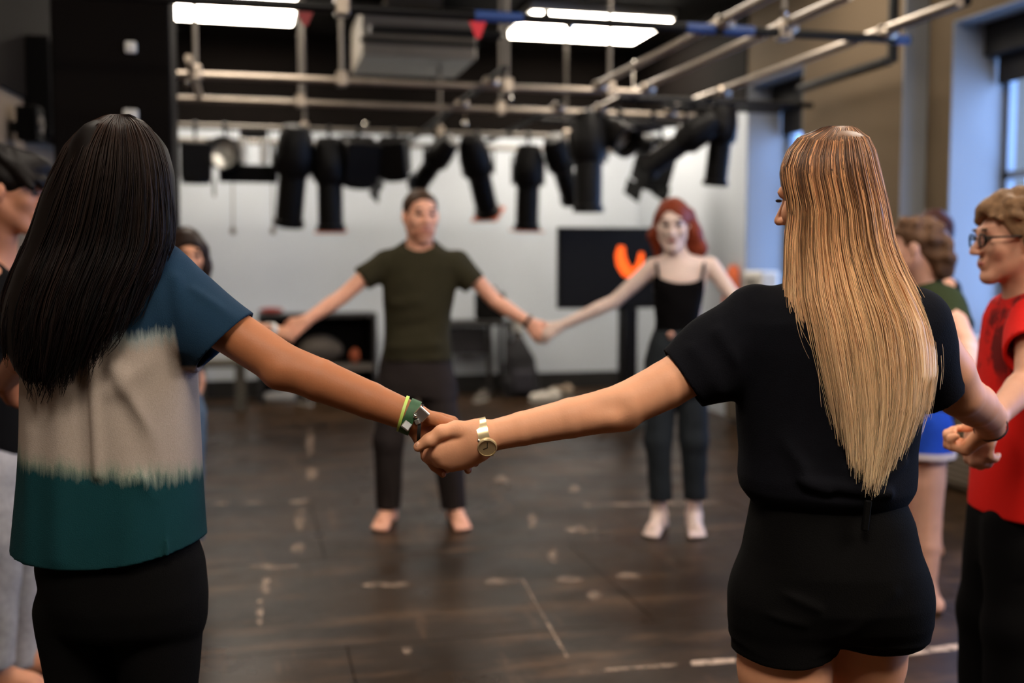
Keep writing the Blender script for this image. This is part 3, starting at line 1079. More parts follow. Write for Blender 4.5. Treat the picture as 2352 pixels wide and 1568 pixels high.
for sx_ in (-1, 1):
    for sy_ in (-1, 1):
        MB().lathe([(0.04, -0.015), (0.04, 0.015)], Matrix.Translation((sx_ * 0.29, 0.05 + sy_ * 0.22, 0.04)) @ Matrix.Rotation(math.pi / 2, 4, 'Y'), 12).build('wheel', M_BLACK, t)
M_EMB = mat('orange_screen_light', rgb(255, 90, 15), 0.5, emit=rgb(255, 95, 12), estr=1.3)
pts = [(1427, 565), (1424, 585), (1428, 605), (1438, 622), (1450, 630), (1462, 622), (1470, 604), (1473, 580)]
rr = [0.028, 0.044, 0.05, 0.05, 0.045, 0.036, 0.028, 0.02]
mb = MB()
for i, (p_, r_) in enumerate(zip(pts, rr)):
    q = on_y(p_[0], p_[1], YTV)
    i0, i1 = max(i - 1, 0), min(i + 1, len(pts) - 1)
    d = (on_y(pts[i1][0], pts[i1][1], YTV) - on_y(pts[i0][0], pts[i0][1], YTV)).normalized()
    n_ = Vector((-d.z, 0, d.x))
    o_ = Vector(((a.x + b.x) / 2, YTV, 0))
    for s_ in (-1, 1):
        for yy in (-0.009, -0.0045):
            v_ = q + n_ * r_ * s_ - o_
            v_.y = yy
            mb.v.append(v_)
for i in range(len(pts) - 1):
    k, l = i * 4, i * 4 + 4
    mb.f += [[k, k + 2, l + 2, l], [k + 1, l + 1, l + 3, k + 3], [k, l, l + 1, k + 1], [k + 2, k + 3, l + 3, l + 2]]
mb.f += [[0, 1, 3, 2], [l, l + 2, l + 3, l + 1]]
mb.build('screen_emblem', M_EMB, t)

# things by the far window
p0 = on_x(1682, 640, 4.24)
t = empty('orange_jacket', (4.299, p0.y, 0.80), 0, 'orange jacket hanging on the wall left of the far window', 'jacket')
M_ORANGE = mat('orange_cloth', rgb(225, 105, 55), 0.8)
zt = on_x(1682, 612, 4.24).z - 0.8
S = SDF((-0.16, -0.25, -0.02), (0.02, 0.25, zt + 0.04), 0.012)
S.loft((0, 0), 0, [(0, -0.06, 0, 0.055, 0.15), (zt * 0.5, -0.06, 0, 0.05, 0.13), (zt * 0.85, -0.055, 0, 0.045, 0.11), (zt, -0.04, 0, 0.03, 0.06)], p=2.4)
S.waves(0.006, 40, 77, stretch=(1, 1, 0.2))
Vv, Q = S.mesh()
link('jacket_body', mesh_np('jacket_body', smooth_np(Vv, Q, 1), Q), M_ORANGE, t)
MB().tube([(0.0, 0, zt + 0.02), (-0.05, 0, zt + 0.015), (-0.06, 0, zt + 0.04)], 0.008, 8).build('hook', M_CHROME, t)
p0 = on_x(1740, 640, 4.2)
t = empty('white_machine', (4.22, p0.y - 0.02, 0.9), 0, 'white desktop machine with grey slot on the far window ledge', 'machine')
zt = on_x(1740, 622, 4.2).z - 0.9
MB().box((-0.09, -0.17, 0), (0.09, 0.17, zt)).build('body', M_WHITE, t, bevel=0.02)
MB().box((-0.098, -0.1, zt - 0.12), (-0.0905, 0.1, zt - 0.07)).build('slot', mat('slot_grey', rgb(120, 115, 108), 0.5), t)
p0 = on_x(2258, 790, 4.3)
for k in range(4):
    w_, d_ = 0.11 - 0.008 * k, 0.15 - 0.01 * k
    o = MB().box((-w_, -d_, 0), (w_, d_, 0.018)).build('paper_stack', mat('paper_%d' % (k % 2), rgb(150 + 40 * (k % 2), 140 + 40 * (k % 2), 135 + 40 * (k % 2)), 0.8), bevel=0.003)
    o.location = (4.36, p0.y + 0.01 * k, 0.9005 + 0.0185 * k)
    o.rotation_euler = (0, 0, 0.12 * k - 0.15)
    tag(o, ('lowest grey folder', 'second pale folder from the bottom', 'third grey folder from the bottom', 'topmost pale folder')[k] + ' of the stack on the heater ledge', 'folder', 'folders on the heater ledge')

# shoes left along the rear wall
M_SOLE = mat('shoe_sole', rgb(200, 195, 185), 0.6)


def shoe(px, py, rz, material, label, s_=1.0):
    p = on_z(px, py, 0)
    t = empty('shoe', (p.x, p.y, 0), rz, label, 'shoe', 'shoes left by the rear wall')
    S = SDF((-0.08, -0.18, -0.02), (0.08, 0.18, 0.16), 0.01)
    S.chain([(0, -0.1, 0.04), (0, 0.02, 0.04), (0, 0.1, 0.035)], [0.042, 0.042, 0.04], 0.02)
    S.cone((0, -0.1, 0.05), (0, -0.07, 0.1), 0.04, 0.036, 0.03)
    S.ell((0, -0.08, 0.15), (0.03, 0.045, 0.05), sub=True)
    S.cut((0, 0, 0.02), (0, 0, -1))
    Vv, Q = S.mesh()
    link('upper', mesh_np('shoe_upper', smooth_np(Vv, Q, 1) * s_, Q), material, t)
    S = SDF((-0.08, -0.18, -0.02), (0.08, 0.18, 0.06), 0.01)
    S.chain([(0, -0.1, 0.02), (0, 0.02, 0.02), (0, 0.1, 0.02)], [0.045, 0.045, 0.044], 0.02)
    S.cut((0, 0, 0.022), (0, 0, 1))
    S.cut((0, 0, 0.0), (0, 0, -1))
    Vv, Q = S.mesh()
    link('sole', mesh_np('shoe_sole', Vv * s_, Q), M_SOLE, t)


shoe(642, 918, 1.4, mat('white_shoe', rgb(220, 215, 205), 0.6), 'white shoe on the floor before the low black shelf', 1.15)
shoe(700, 930, 0.4, mat('dark_shoe', rgb(60, 52, 46), 0.7), 'dark shoe with pale sole near the low black shelf')
shoe(1252, 922, 1.2, mat('cream_shoe', rgb(205, 198, 186), 0.6), 'cream shoe on the floor right of the backpack', 1.15)
shoe(1290, 905, 0.7, mat('tan_shoe', rgb(140, 122, 104), 0.7), 'tan shoe lying behind the cream shoe')
shoe(1105, 922, 2.5, mat('grey_shoe', rgb(90, 82, 74), 0.7), 'grey shoe on the floor under the black table')
# ================================================================== people
def skin(name, r, g, b):
    return mat(name, rgb(r, g, b), 0.52, noise=0.07, nscale=18, bump=0.06, bscale=260, spec=0.3, sss=0.06)


def cloth(name, c, noise=0.12, nscale=60, bump=0.25, bscale=380, sheen=0.0):
    return mat(name, c, 0.9, noise=noise, nscale=nscale, bump=bump, bscale=bscale, spec=0.08, sheen=sheen)


class Fig:
    def __init__(s, px, D, phi, sc, label):
        s.b = V(px, 700, D)
        s.D = D
        s.phi = math.radians(phi)
        s.s = sc
        s.root = empty('person', g2w((s.b[0], D, 0)), -YAW, label, 'person')
        s.patches = []

    def L(s, lx, ly, lz):
        f = (math.sin(s.phi), math.cos(s.phi))
        r = (math.cos(s.phi), -math.sin(s.phi))
        return np.array((s.b[0] + r[0] * lx * s.s + f[0] * ly * s.s, s.b[1] + r[1] * lx * s.s + f[1] * ly * s.s, lz * s.s))

    def body(s, skin_mat):
        """all patches become one continuous skin mesh"""
        Vs, Qs, n = [], [], 0
        for Vv, Q in s.patches:
            Vs.append(Vv)
            Qs.append(Q + n)
            n += len(Vv)
        Vv = np.concatenate(Vs) - np.array((s.b[0], s.b[1], 0))
        return link('body', mesh_np('body', Vv, np.concatenate(Qs)), skin_mat, s.root)

    def rows(s, tab, D=None):
        """(y, left, right, depth half-width[, depth offset]) pixel rows -> loft rows in the view frame"""
        out = []
        for t in tab:
            y, l, r, b = t[:4]
            d = (D or s.D) + (t[4] if len(t) > 4 else 0)
            de = d - 0.22 * b                     # the outline seen from the front lies on the near half
            pl, pr = V(l, y, de), V(r, y, de)
            out.append((pl[2], (pl[0] + pr[0]) / 2 - s.b[0], d - s.D, (pr[0] - pl[0]) / 2, b))
        return out


def frame(phi, pitch=0.0):
    f = np.array((math.sin(phi) * math.cos(pitch), math.cos(phi) * math.cos(pitch), math.sin(pitch)))
    r = np.array((math.cos(phi), -math.sin(phi), 0.0))
    return np.stack([r, f, np.cross(r, f)], 1)


def do_head(S, c, phi, pitch, s, fem=False, neck_to=None):
    M = frame(math.radians(phi), math.radians(pitch))
    P = lambda x, y, z: c + M @ (np.array((x, y, z)) * s)
    e = lambda p, r, k=0.02, sub=False: S.ell(P(*p), np.array(r) * s, M, k * s, sub)
    w = 0.94 if fem else 1.0
    e((0, -0.014, 0.036), (0.074 * w, 0.094, 0.082))
    e((0, 0.03, -0.03), (0.06 * w, 0.06, 0.078), 0.03)
    for q in (-1, 1):
        S.cone(P(q * 0.052 * w, 0.0, -0.045), P(q * 0.018 * w, 0.066, -0.098), 0.02 * s, 0.016 * s, 0.025 * s)
        S.ell(P(q * 0.04 * w, 0.062, -0.018), np.array((0.024, 0.022, 0.026)) * s, M, 0.02 * s)
        S.ell(P(q * 0.078 * w, -0.004, -0.004), np.array((0.009, 0.019, 0.031)) * s, M, 0.008 * s)
        S.ell(P(q * 0.031, 0.099, 0.012), np.array((0.019, 0.018, 0.014)) * s, M, 0.012 * s, True)
    S.cone(P(-0.03, 0.083, 0.03), P(0.03, 0.083, 0.03), 0.012 * s, 0.012 * s, 0.02 * s)
    S.ell(P(0, 0.072, -0.098), np.array((0.022, 0.02, 0.018)) * s, M, 0.02 * s)
    S.cone(P(0, 0.09, 0.016), P(0, 0.112, -0.026), 0.007 * s, 0.011 * s, 0.012 * s)
    for q in (-1, 1):
        S.ell(P(q * 0.012, 0.1, -0.03), np.array((0.009, 0.01, 0.008)) * s, M, 0.008 * s)
    S.cone(P(-0.017, 0.087, -0.053), P(0.017, 0.087, -0.053), 0.008 * s, 0.008 * s, 0.008 * s)
    S.cone(P(-0.014, 0.087, -0.067), P(0.014, 0.087, -0.067), 0.009 * s, 0.009 * s, 0.008 * s)
    if neck_to is not None:
        r = 0.047 if fem else 0.056
        S.cone(P(0, -0.02, -0.05), neck_to, r * s, r * 1.12 * s, 0.03 * s)
    return c, M, s


def blob(fig, name, c, r, M, material, seg=12):
    me = bpy.data.meshes.new(name)
    b = bmesh.new()
    bmesh.ops.create_uvsphere(b, u_segments=seg, v_segments=max(6, seg // 2), radius=1.0)
    b.to_mesh(me)
    b.free()
    n = len(me.vertices)
    co = np.zeros(n * 3, np.float32)
    me.vertices.foreach_get('co', co)
    co = (co.reshape(-1, 3) * np.asarray(r)) @ np.asarray(M).T + c - np.array((fig.b[0], fig.b[1], 0))
    me.vertices.foreach_set('co', co.astype(np.float32).ravel())
    me.polygons.foreach_set('use_smooth', np.ones(len(me.polygons), bool))
    me.update()
    return link(name, me, material, fig.root)


M_EYESH = mat('eye_shaded', rgb(104, 84, 72), 0.35)  # whites darkened: shade of the eye hollows put into the colour
M_IRIS = mat('dark_iris', rgb(40, 26, 18), 0.15)


def face_parts(fig, H, brow_col, lip_col, sides=(-1, 1)):
    c, M, s = H
    P = lambda x, y, z: c + M @ (np.array((x, y, z)) * s)
    mb_, ml_ = brow_col, lip_col
    for q in sides:
        e = blob(fig, 'eye', P(q * 0.031, 0.079, 0.009), np.array((0.0135, 0.012, 0.0095)) * s, M, M_EYESH)
        i = blob(fig, 'iris', P(q * 0.031, 0.0895, 0.009), np.array((0.0085, 0.004, 0.0085)) * s, M, M_IRIS, 10)
        i.parent = e
        blob(fig, 'eyebrow', P(q * 0.032, 0.093, 0.034), np.array((0.02, 0.005, 0.0045)) * s, M, mb_, 10)
    blob(fig, 'lips', P(0, 0.092, -0.06), np.array((0.023, 0.007, 0.0095)) * s, M, ml_, 10)


def do_arm(S, sh, el, wr, s=1.0, rs=(0.05, 0.0435, 0.039, 0.039, 0.0275), k=0.006):
    sh, el, wr = map(np.asarray, (sh, el, wr))
    S.cone(sh, (sh + el) / 2, rs[0] * s, rs[1] * s, k)
    S.cone((sh + el) / 2, el, rs[1] * s, rs[2] * s, k)
    m = el + (wr - el) * 0.3
    S.cone(el, m, rs[2] * s, rs[3] * s, k)
    S.cone(m, wr, rs[3] * s, rs[4] * s, k)


def do_hand(S, wr, d, back, thumb=1, s=1.0, curl=(0.5, 0.9, 0.6), k=0.008, spread=0.0):
    """d: towards the knuckles, back: out of the back of the hand, thumb: side sign along d x back"""
    d = nrm(d)
    back = nrm(np.asarray(back) - d * np.dot(back, d))
    e2 = np.cross(d, back) * thumb
    wr = np.asarray(wr, float)
    kn = []
    for i, (o, l) in enumerate(((0.027, 0.088), (0.009, 0.092), (-0.009, 0.086), (-0.026, 0.076))):
        kk = wr + d * l * s + e2 * o * s
        S.cone(wr + e2 * o * 0.6 * s, kk, 0.016 * s, 0.012 * s, 0.016 * s)
        kn.append(kk)
    S.ell(wr + d * 0.045 * s, np.array((0.03, 0.045, 0.014)) * s, np.stack([e2, d, back], 1), 0.015 * s)
    for i, (kk, q) in enumerate(zip(kn, (0.95, 1.05, 1.0, 0.8))):
        a, p = 0.0, kk
        rr = (0.0105, 0.0095, 0.0088, 0.0075)
        for j, ln in enumerate((0.042, 0.026, 0.021)):
            a += curl[j]
            dd = d * math.cos(a) - back * math.sin(a) + e2 * spread * (1.5 - i) * 0.1
            p2 = p + nrm(dd) * ln * q * s
            S.cone(p, p2, rr[j] * s, rr[j + 1] * s, k * s)
            p = p2
    t0 = wr + d * 0.018 * s + e2 * 0.022 * s
    t1 = t0 + (d * 0.6 + e2 * 0.65 - back * 0.3) * 0.045 * s
    t2 = t1 + (d * 0.85 + e2 * 0.15 - back * 0.45) * 0.034 * s
    t3 = t2 + (d * 0.8 - e2 * 0.1 - back * 0.55) * 0.026 * s
    S.cone(t0, t1, 0.016 * s, 0.0125 * s, 0.014 * s)
    S.cone(t1, t2, 0.0122 * s, 0.0108 * s, k * s)
    S.cone(t2, t3, 0.0108 * s, 0.0085 * s, k * s)


def do_leg(S, hip, kn, an, s=1.0, fem=False, th=0.78):
    hip, kn, an = map(np.asarray, (hip, kn, an))
    q = (1.06 if fem else 1.0) * th
    S.cone(hip, (hip + kn) / 2, 0.085 * q * s, 0.07 * q * s, 0.008)
    S.cone((hip + kn) / 2, kn, 0.07 * q * s, 0.054 * s, 0.008)
    m = kn + (an - kn) * 0.32
    S.cone(kn, m, 0.054 * s, 0.055 * s, 0.008)
    S.cone(m, an, 0.055 * s, 0.036 * s, 0.008)


def do_foot(S, an, phi, s=1.0, side=1):
    a = math.radians(phi)
    f, r = np.array((math.sin(a), math.cos(a), 0)), np.array((math.cos(a), -math.sin(a), 0))
    g = np.array((an[0], an[1], 0))
    P = lambda x, y, z: g + r * x * s + f * y * s + np.array((0, 0, z * s))
    S.cone(P(0, -0.03, 0.03), an, 0.032 * s, 0.034 * s, 0.02)
    S.cone(P(0, -0.035, 0.028), P(0, 0.10, 0.03), 0.029 * s, 0.031 * s, 0.03, r, 1.15)
    S.cone(an, P(0, 0.11, 0.032), 0.035 * s, 0.026 * s, 0.03)
    S.cone(P(-0.022, 0.125, 0.02), P(0.022, 0.12, 0.02), 0.019 * s, 0.019 * s, 0.02)
    for k, (x, y, rr) in enumerate(((0.030, 0.185, 0.0135), (0.010, 0.19, 0.0105), (-0.007, 0.182, 0.0098), (-0.022, 0.172, 0.0092), (-0.036, 0.16, 0.0088))):
        S.cone(P(-side * x, 0.13, 0.017), P(-side * x * 1.05, y, 0.012), rr * s, rr * s, 0.006)
    S.cut((0, 0, 0.001), (0, 0, -1), P(0, 0, 0) - 0.35, P(0, 0, 0) + 0.35)


def do_torso(S, fig, fem=False, shl=None, shr=None, k=0.05, slim=0.76):
    s = fig.s
    w = 0.9 if fem else 1.0
    M = frame(fig.phi)
    S.ell(fig.L(0, 0, 0.95), np.array((0.155 * slim, 0.1 * slim, 0.12)) * s, M, k)
    S.ell(fig.L(0, 0, 1.09), np.array((0.12 * w * slim, 0.085 * slim, 0.13)) * s, M, k)
    S.ell(fig.L(0, 0, 1.27), np.array((0.14 * w * slim, 0.095 * slim, 0.16)) * s, M, k)
    if shl is not None:
        zn = np.array((0, 0, 0.015))
        S.cone(shl, fig.L(0, 0, 0) * np.array((1, 1, 0)) + np.array((0, 0, shl[2])) + zn, 0.04 * s, 0.045 * s, 0.02)
        S.cone(shr, fig.L(0, 0, 0) * np.array((1, 1, 0)) + np.array((0, 0, shr[2])) + zn, 0.04 * s, 0.045 * s, 0.02)


# ---- hair strands: rows (y, left, right, depth half-width, depth centre) in pixels
def strands(fig, tab, D0, clumps, per, y_end, col_fn, seed, rad=0.0011, wave=0.0, wfreq=18.0, K=18, rho=(0.9, 1.04), spread=0.05, pw=2.6, jit=3.0, amin=-1.0, amax=1.0, ystart=None):
    rg = np.random.default_rng(seed)
    T = np.array(tab, float)
    n = clumps * per
    ac = np.repeat(rg.uniform(amin, amax, clumps), per)
    a = np.clip(ac + rg.normal(0, spread, n), -1.0, 1.0)
    rh = np.repeat(rg.uniform(rho[0], rho[1], clumps), per) + rg.normal(0, 0.012, n)
    y1 = np.array([y_end(q) for q in ac]) + rg.normal(0, 14, n) - np.repeat(np.abs(rg.normal(0, 62, clumps)), per)
    y0 = np.full(n, T[0, 0]) + rg.uniform(0, 4, n) if ystart is None else rg.uniform(ystart[0], ystart[1], n)
    t = np.linspace(0, 1, K)
    yy = y0[:, None] + (y1 - y0)[:, None] * t ** 1.15
    L, R, B, Cc = (np.interp(yy, T[:, 0], T[:, i]) for i in range(1, 5))
    ae = a[:, None] + (ac - a)[:, None] * 0.75 * t        # clumps close up towards the tips
    mid, half = (L + R) / 2, (R - L) / 2
    ph1, ph2 = rg.uniform(0, 6.28, (n, 1)), np.repeat(rg.uniform(0, 6.28, clumps), per)[:, None]
    x = mid + half * ae * rh[:, None] + jit * t * np.sin(3.0 * t + ph1)
    D = D0 + Cc - B * rh[:, None] * np.clip(1 - np.abs(ae) ** pw, 0, 1) ** (1 / pw)
    if wave:
        x = x + wave * 1200 * t ** 1.5 * np.sin(wfreq * t + ph2)
        D = D + wave * t ** 1.5 * np.cos(wfreq * t + ph2)
    D = D + rg.normal(0, 0.0025, (n, 1))
    u, v = (x - CX) / FPX, (CY - yy) / FPX
    tt = D / (CP + v * SP)
    P = np.stack([u * tt - fig.b[0], D - fig.b[1], CAMH + (-SP + v * CP) * tt], -1)
    rr = rad * (1 - 0.65 * t ** 2)[None, :] * rg.uniform(0.7, 1.3, (n, 1))
    ring = []
    for k in range(3):
        an = 2 * math.pi * k / 3 + 0.5
        q = P.copy()
        q[..., 0] += rr * math.cos(an)
        q[..., 1] += rr * math.sin(an)
        ring.append(q)
    Vv = np.stack(ring, 2)                                # n,K,3,3
    idx = np.arange(n * K * 3).reshape(n, K, 3)
    Q = []
    for k in range(3):
        k2 = (k + 1) % 3
        Q.append(np.stack([idx[:, :-1, k], idx[:, :-1, k2], idx[:, 1:, k2], idx[:, 1:, k]], -1).reshape(-1, 4))
    C = col_fn(yy, rg.normal(0, 1, (n, 1)) * 0.6 + np.repeat(rg.normal(0, 1, clumps), per)[:, None] * 0.8)
    C = np.repeat(C[:, :, None, :], 3, 2)
    return Vv.reshape(-1, 3), np.concatenate(Q), C.reshape(-1, 3)


def hair_obj(fig, parts, material):
    Vs, Qs, Cs, n = [], [], [], 0
    for Vv, Q, C in parts:
        Vs.append(Vv)
        Qs.append(Q + n)
        Cs.append(C)
        n += len(Vv)
    me = mesh_np('hair', np.concatenate(Vs), np.concatenate(Qs))
    at = me.color_attributes.new('haircol', 'FLOAT_COLOR', 'POINT')
    C = np.concatenate(Cs)
    at.data.foreach_set('color', np.concatenate([C, np.ones((len(C), 1))], 1).astype(np.float32).ravel())
    return link('hair', me, material, fig.root)


def ramp_cols(ys, cols):
    cols = np.array([[lin(q) for q in c_] for c_ in cols])

    def fn(yy, var):
        v = yy + var * 60
        out = np.stack([np.interp(v, ys, cols[:, i]) for i in range(3)], -1)
        out = out * np.exp(0.55 * var[..., None] + 0.1)
        return np.clip(out / np.maximum(1.0, out.max(-1, keepdims=True) / 0.95), 0.003, 1)
    return fn


def hair_shell(fig, tab, D0, h, col, shrink=0.93, waves=(0.004, 60, 1), pw=2.6):
    rows = []
    for y, l, r, b, c_ in tab:
        pl, pr = V(l, y, D0 - 0.28 * b), V(r, y, D0 - 0.28 * b)
        rows.append((pl[2], (pl[0] + pr[0]) / 2 - fig.b[0], D0 - fig.D + c_, max(0.012, (pr[0] - pl[0]) / 2 * shrink), max(0.012, b * shrink)))
    R = np.array(rows)
    lo = (fig.b[0] + np.min(R[:, 1] - R[:, 3]) - 0.05, fig.D + np.min(R[:, 2] - R[:, 4]) - 0.05, R[:, 0].min() - 0.04)
    hi = (fig.b[0] + np.max(R[:, 1] + R[:, 3]) + 0.05, fig.D + np.max(R[:, 2] + R[:, 4]) + 0.05, R[:, 0].max() + 0.04)
    S = SDF(lo, hi, h)
    S.loft(fig.b, 0, rows, 0.01, pw)
    if waves:
        S.waves(*waves, stretch=(1, 1, 0.06))
    return S


def shell_part(fig, S, col, smooth=2):
    Vv, Q = S.mesh()
    Vv = smooth_np(Vv, Q, smooth) - np.array((fig.b[0], fig.b[1], 0))
    return Vv, Q, np.repeat(np.array([[lin(q) for q in col]]), len(Vv), 0)


def band(fig, name, c, axis, ru, rv, width, thick, material, u=None, parent=None, seg=32):
    """closed elliptical band round an axis; ru along u, rv across"""
    axis = nrm(axis)
    u = nrm(np.asarray(u) - axis * np.dot(u, axis))
    v = np.cross(axis, u)
    c = np.asarray(c) - np.array((fig.b[0], fig.b[1], 0))
    Vv, Q = [], []
    for i in range(seg):
        an = 2 * math.pi * i / seg
        e = u * math.cos(an) * ru + v * math.sin(an) * rv
        n = nrm(u * math.cos(an) / ru + v * math.sin(an) / rv)
        for a_, t_ in ((-0.5, 0), (-0.5, 1), (0.5, 1), (0.5, 0)):
            Vv.append(c + e + axis * a_ * width + n * t_ * thick)
        for k in range(4):
            j = (i + 1) % seg
            Q.append([i * 4 + k, i * 4 + (k + 1) % 4, j * 4 + (k + 1) % 4, j * 4 + k])
    me = mesh_np(name, np.array(Vv), np.array(Q))
    me.set_sharp_from_angle(angle=math.radians(50))
    return link(name, me, material, parent or fig.root)


# ------------------------------------------------------------------ the dark haired woman (front left)
SK_A = skin('skin_tan', 166, 104, 68)
A = Fig(243, 2.0, 0, 1.0, 'person with long dark hair in blue white and teal tie dye shirt seen from behind')
S = SDF((A.b[0] - 0.62, 1.72, 0), (A.b[0] + 0.36, 2.9, 1.74), 0.011)
shl, shr = V(105, 672, 2.0), V(385, 655, 2.0)
do_torso(S, A, True, shl, shr)
for q, hx, kx in ((-1, 195, 190), (1, 350, 362)):
    hip = V(hx, 1290, 2.0)
    kn, an = np.array((V(kx, 700, 2.0)[0], 2.0, 0.47)), np.array((V(kx, 700, 2.0)[0], 2.02, 0.08))
    do_leg(S, hip, kn, an, 0.72, True)
    do_foot(S, an, 0, 1.0, q)
HA = do_head(S, V(252, 430, 2.0), 10, -5, 0.86, True, V(245, 590, 2.0))
do_arm(S, shl, V(70, 800, 2.28), V(12, 876, 2.62), 0.95)
do_hand(S, V(12, 876, 2.62), (-0.1, 0.6, -0.3), (-0.8, -0.3, 0.3), 1)
A.patches.append(S.mesh())
# the bare right arm and hand, finely modelled
S = SDF((V(380, 700, 2.0)[0], 1.82, 0.97), (V(1110, 700, 2.0)[0], 2.1, 1.44), 0.0026)
S.cone(V(400, 668, 2.0), V(520, 754, 1.975), 0.047, 0.0435, 0.004)
S.cone(V(520, 754, 1.975), V(648, 838, 1.95), 0.0435, 0.0405, 0.004)
S.cone(V(648, 838, 1.95), V(735, 873, 1.94), 0.0405, 0.039, 0.004)
S.cone(V(735, 873, 1.94), V(850, 919, 1.94), 0.039, 0.0335, 0.004)
S.cone(V(850, 919, 1.94), V(950, 959, 1.942), 0.0335, 0.0275, 0.004)
S.ell(V(640, 866, 1.94), (0.018, 0.014, 0.014), None, 0.03)
S.ell(V(655, 812, 1.89), (0.03, 0.012, 0.008), None, 0.03, True)
hand_pts = [((955, 958, 1.945), (1038, 971, 1.967)), ((955, 963, 1.945), (1028, 994, 1.972)), ((955, 968, 1.945), (1005, 1014, 1.970)), ((953, 974, 1.945), (978, 1028, 1.958))]
for (p, q) in hand_pts:
    S.cone(V(*p), V(*q), 0.0165, 0.0125, 0.014)
S.ell(V(1000, 985, 1.958), (0.034, 0.014, 0.026), None, 0.015)
S.ell(V(968, 1006, 1.942), (0.012, 0.012, 0.018), None, 0.012)
for ch, rr in (([(1038, 971, 1.967), (1068, 1000, 1.968), (1082, 1030, 1.958)], (0.0108, 0.0098, 0.0085)),
               ([(1028, 994, 1.972), (1060, 1040, 1.970), (1070, 1063, 1.955), (1075, 1079, 1.938)], (0.0112, 0.010, 0.009, 0.0072)),
               ([(1005, 1014, 1.970), (1055, 1050, 1.975), (1080, 1055, 1.960), (1092, 1063, 1.945)], (0.0108, 0.0098, 0.0088, 0.0072)),
               ([(978, 1028, 1.958), (979, 1048, 1.950), (999, 1070, 1.944), (1017, 1088, 1.940)], (0.0102, 0.0092, 0.0088, 0.0072)),
               ([(965, 955, 1.935), (1005, 966, 1.925), (1040, 975, 1.93)], (0.015, 0.012, 0.010))):
    S.chain([V(*p) for p in ch], rr, 0.006)
A.patches.append(S.mesh())
A.body(SK_A)

# tie-dye shirt
h = 0.0031
S = SDF((V(0, 700, 2.0)[0] - 0.06, 1.80, V(200, 1330, 2.0)[2]), (V(590, 700, 2.0)[0], 2.19, V(200, 520, 2.0)[2]), h)
tabA = [(535, 200, 290, 0.07), (560, 160, 375, 0.085), (600, 125, 405, 0.10), (660, 92, 415, 0.115), (740, 66, 425, 0.118), (830, 50, 434, 0.116), (900, 46, 438, 0.116), (1000, 43, 445, 0.118), (1100, 38, 449, 0.122), (1200, 32, 453, 0.127), (1340, 22, 460, 0.132)]
S.loft(A.b, 0, A.rows(tabA), 0.02, 2.3)
T0 = S.a.copy()
S.cone(V(345, 645, 2.0), V(555, 812, 1.970), 0.073, 0.074, 0.03, (0, 1, 0), 0.97)
S.cone(V(135, 670, 2.0), V(92, 800, 2.15), 0.062, 0.06, 0.03)
# folds: falling from the armpit, side seam, soft vertical pleats
for p, q, w_, am in (((385, 800, 1.885), (255, 900, 1.88), .018, .006), ((260, 850, 1.88), (385, 1060, 1.882), .016, .009), ((230, 820, 1.88), (330, 1060, 1.88), .016, -.004),
                     ((205, 800, 1.88), (222, 1090, 1.878), .010, .010), ((190, 880, 1.88), (200, 1090, 1.878), .012, -.007), ((140, 900, 1.885), (130, 1280, 1.875), .02, .007),
                     ((395, 870, 1.9), (385, 1280, 1.90), .006, .006), ((415, 880, 1.92), (395, 1050, 1.905), .01, -.006), ((330, 1100, 1.875), (395, 1200, 1.885), .014, .008),
                     ((395, 1140, 1.885), (405, 1270, 1.885), .012, .008), ((300, 1120, 1.872), (290, 1290, 1.87), .025, .006), ((80, 1000, 1.91), (70, 1280, 1.90), .015, .006),
                     ((400, 640, 1.93), (430, 800, 1.93), .014, .006), ((380, 620, 1.92), (395, 780, 1.90), .010, -.006), ((450, 660, 1.93), (540, 740, 1.93), .010, .004)):
    S.ridge(V(*p), V(*q), w_ * 1.15, am)
S.waves(0.0022, 38, 5, stretch=(1, 1, 0.35))
S.shell(0.0074)
ec = V(516, 787, 1.99)
S.cut(ec, (0.70, 0.0, -0.714), (ec[0] - 0.13, 1.8, ec[2] - 0.13), (ec[0] + 0.3, 2.25, ec[2] + 0.2), T0)
x0, z0 = V(235, 1310, 2.0)[0], V(235, 1312, 1.87)[2]
S.cutf(lambda X, Y, Z: (z0 + ((X - x0) / 0.19) ** 2 * 0.024 + (X - x0) * 0.02) - Z)
S.cut(V(92, 800, 2.15), (-0.25, 0.65, -0.7), V(-20, 900, 2.0), V(160, 760, 2.35), T0)
Vv, Q = S.mesh()
me = mesh_np('tie_dye_shirt', Vv - np.array((A.b[0], A.b[1], 0)), Q)
Dv = Vv[:, 1]
ypx = 605 - (Vv[:, 2] - CAMH) / Dv * FPX
xpx = CX + Vv[:, 0] / Dv * FPX
sl_ = np.clip((xpx - (372 + (ypx - 600) * 0.17)) / 8 + 0.5, 0, 1) * np.clip((846 - ypx) / 8, 0, 1)
at = me.attributes.new('sleeve', 'FLOAT', 'POINT')
at.data.foreach_set('value', sl_.astype(np.float32))
m = bpy.data.materials.new('tie_dye_cotton')
m.use_nodes = True
nt = m.node_tree
pb = nt.nodes['Principled BSDF']
pb.inputs['Roughness'].default_value = 0.92
pb.inputs['Specular IOR Level'].default_value = 0.15
tc = nt.nodes.new('ShaderNodeTexCoord')
sep = nt.nodes.new('ShaderNodeSeparateXYZ')
nt.links.new(tc.outputs['Object'], sep.inputs[0])


def mth(op, a, b=None, clamp=False):
    n = nt.nodes.new('ShaderNodeMath')
    n.operation = op
    n.use_clamp = clamp
    for i, x in enumerate((a, b)):
        if x is None:
            continue
        if isinstance(x, (int, float)):
            n.inputs[i].default_value = x
        else:
            nt.links.new(x, n.inputs[i])
    return n.outputs[0]


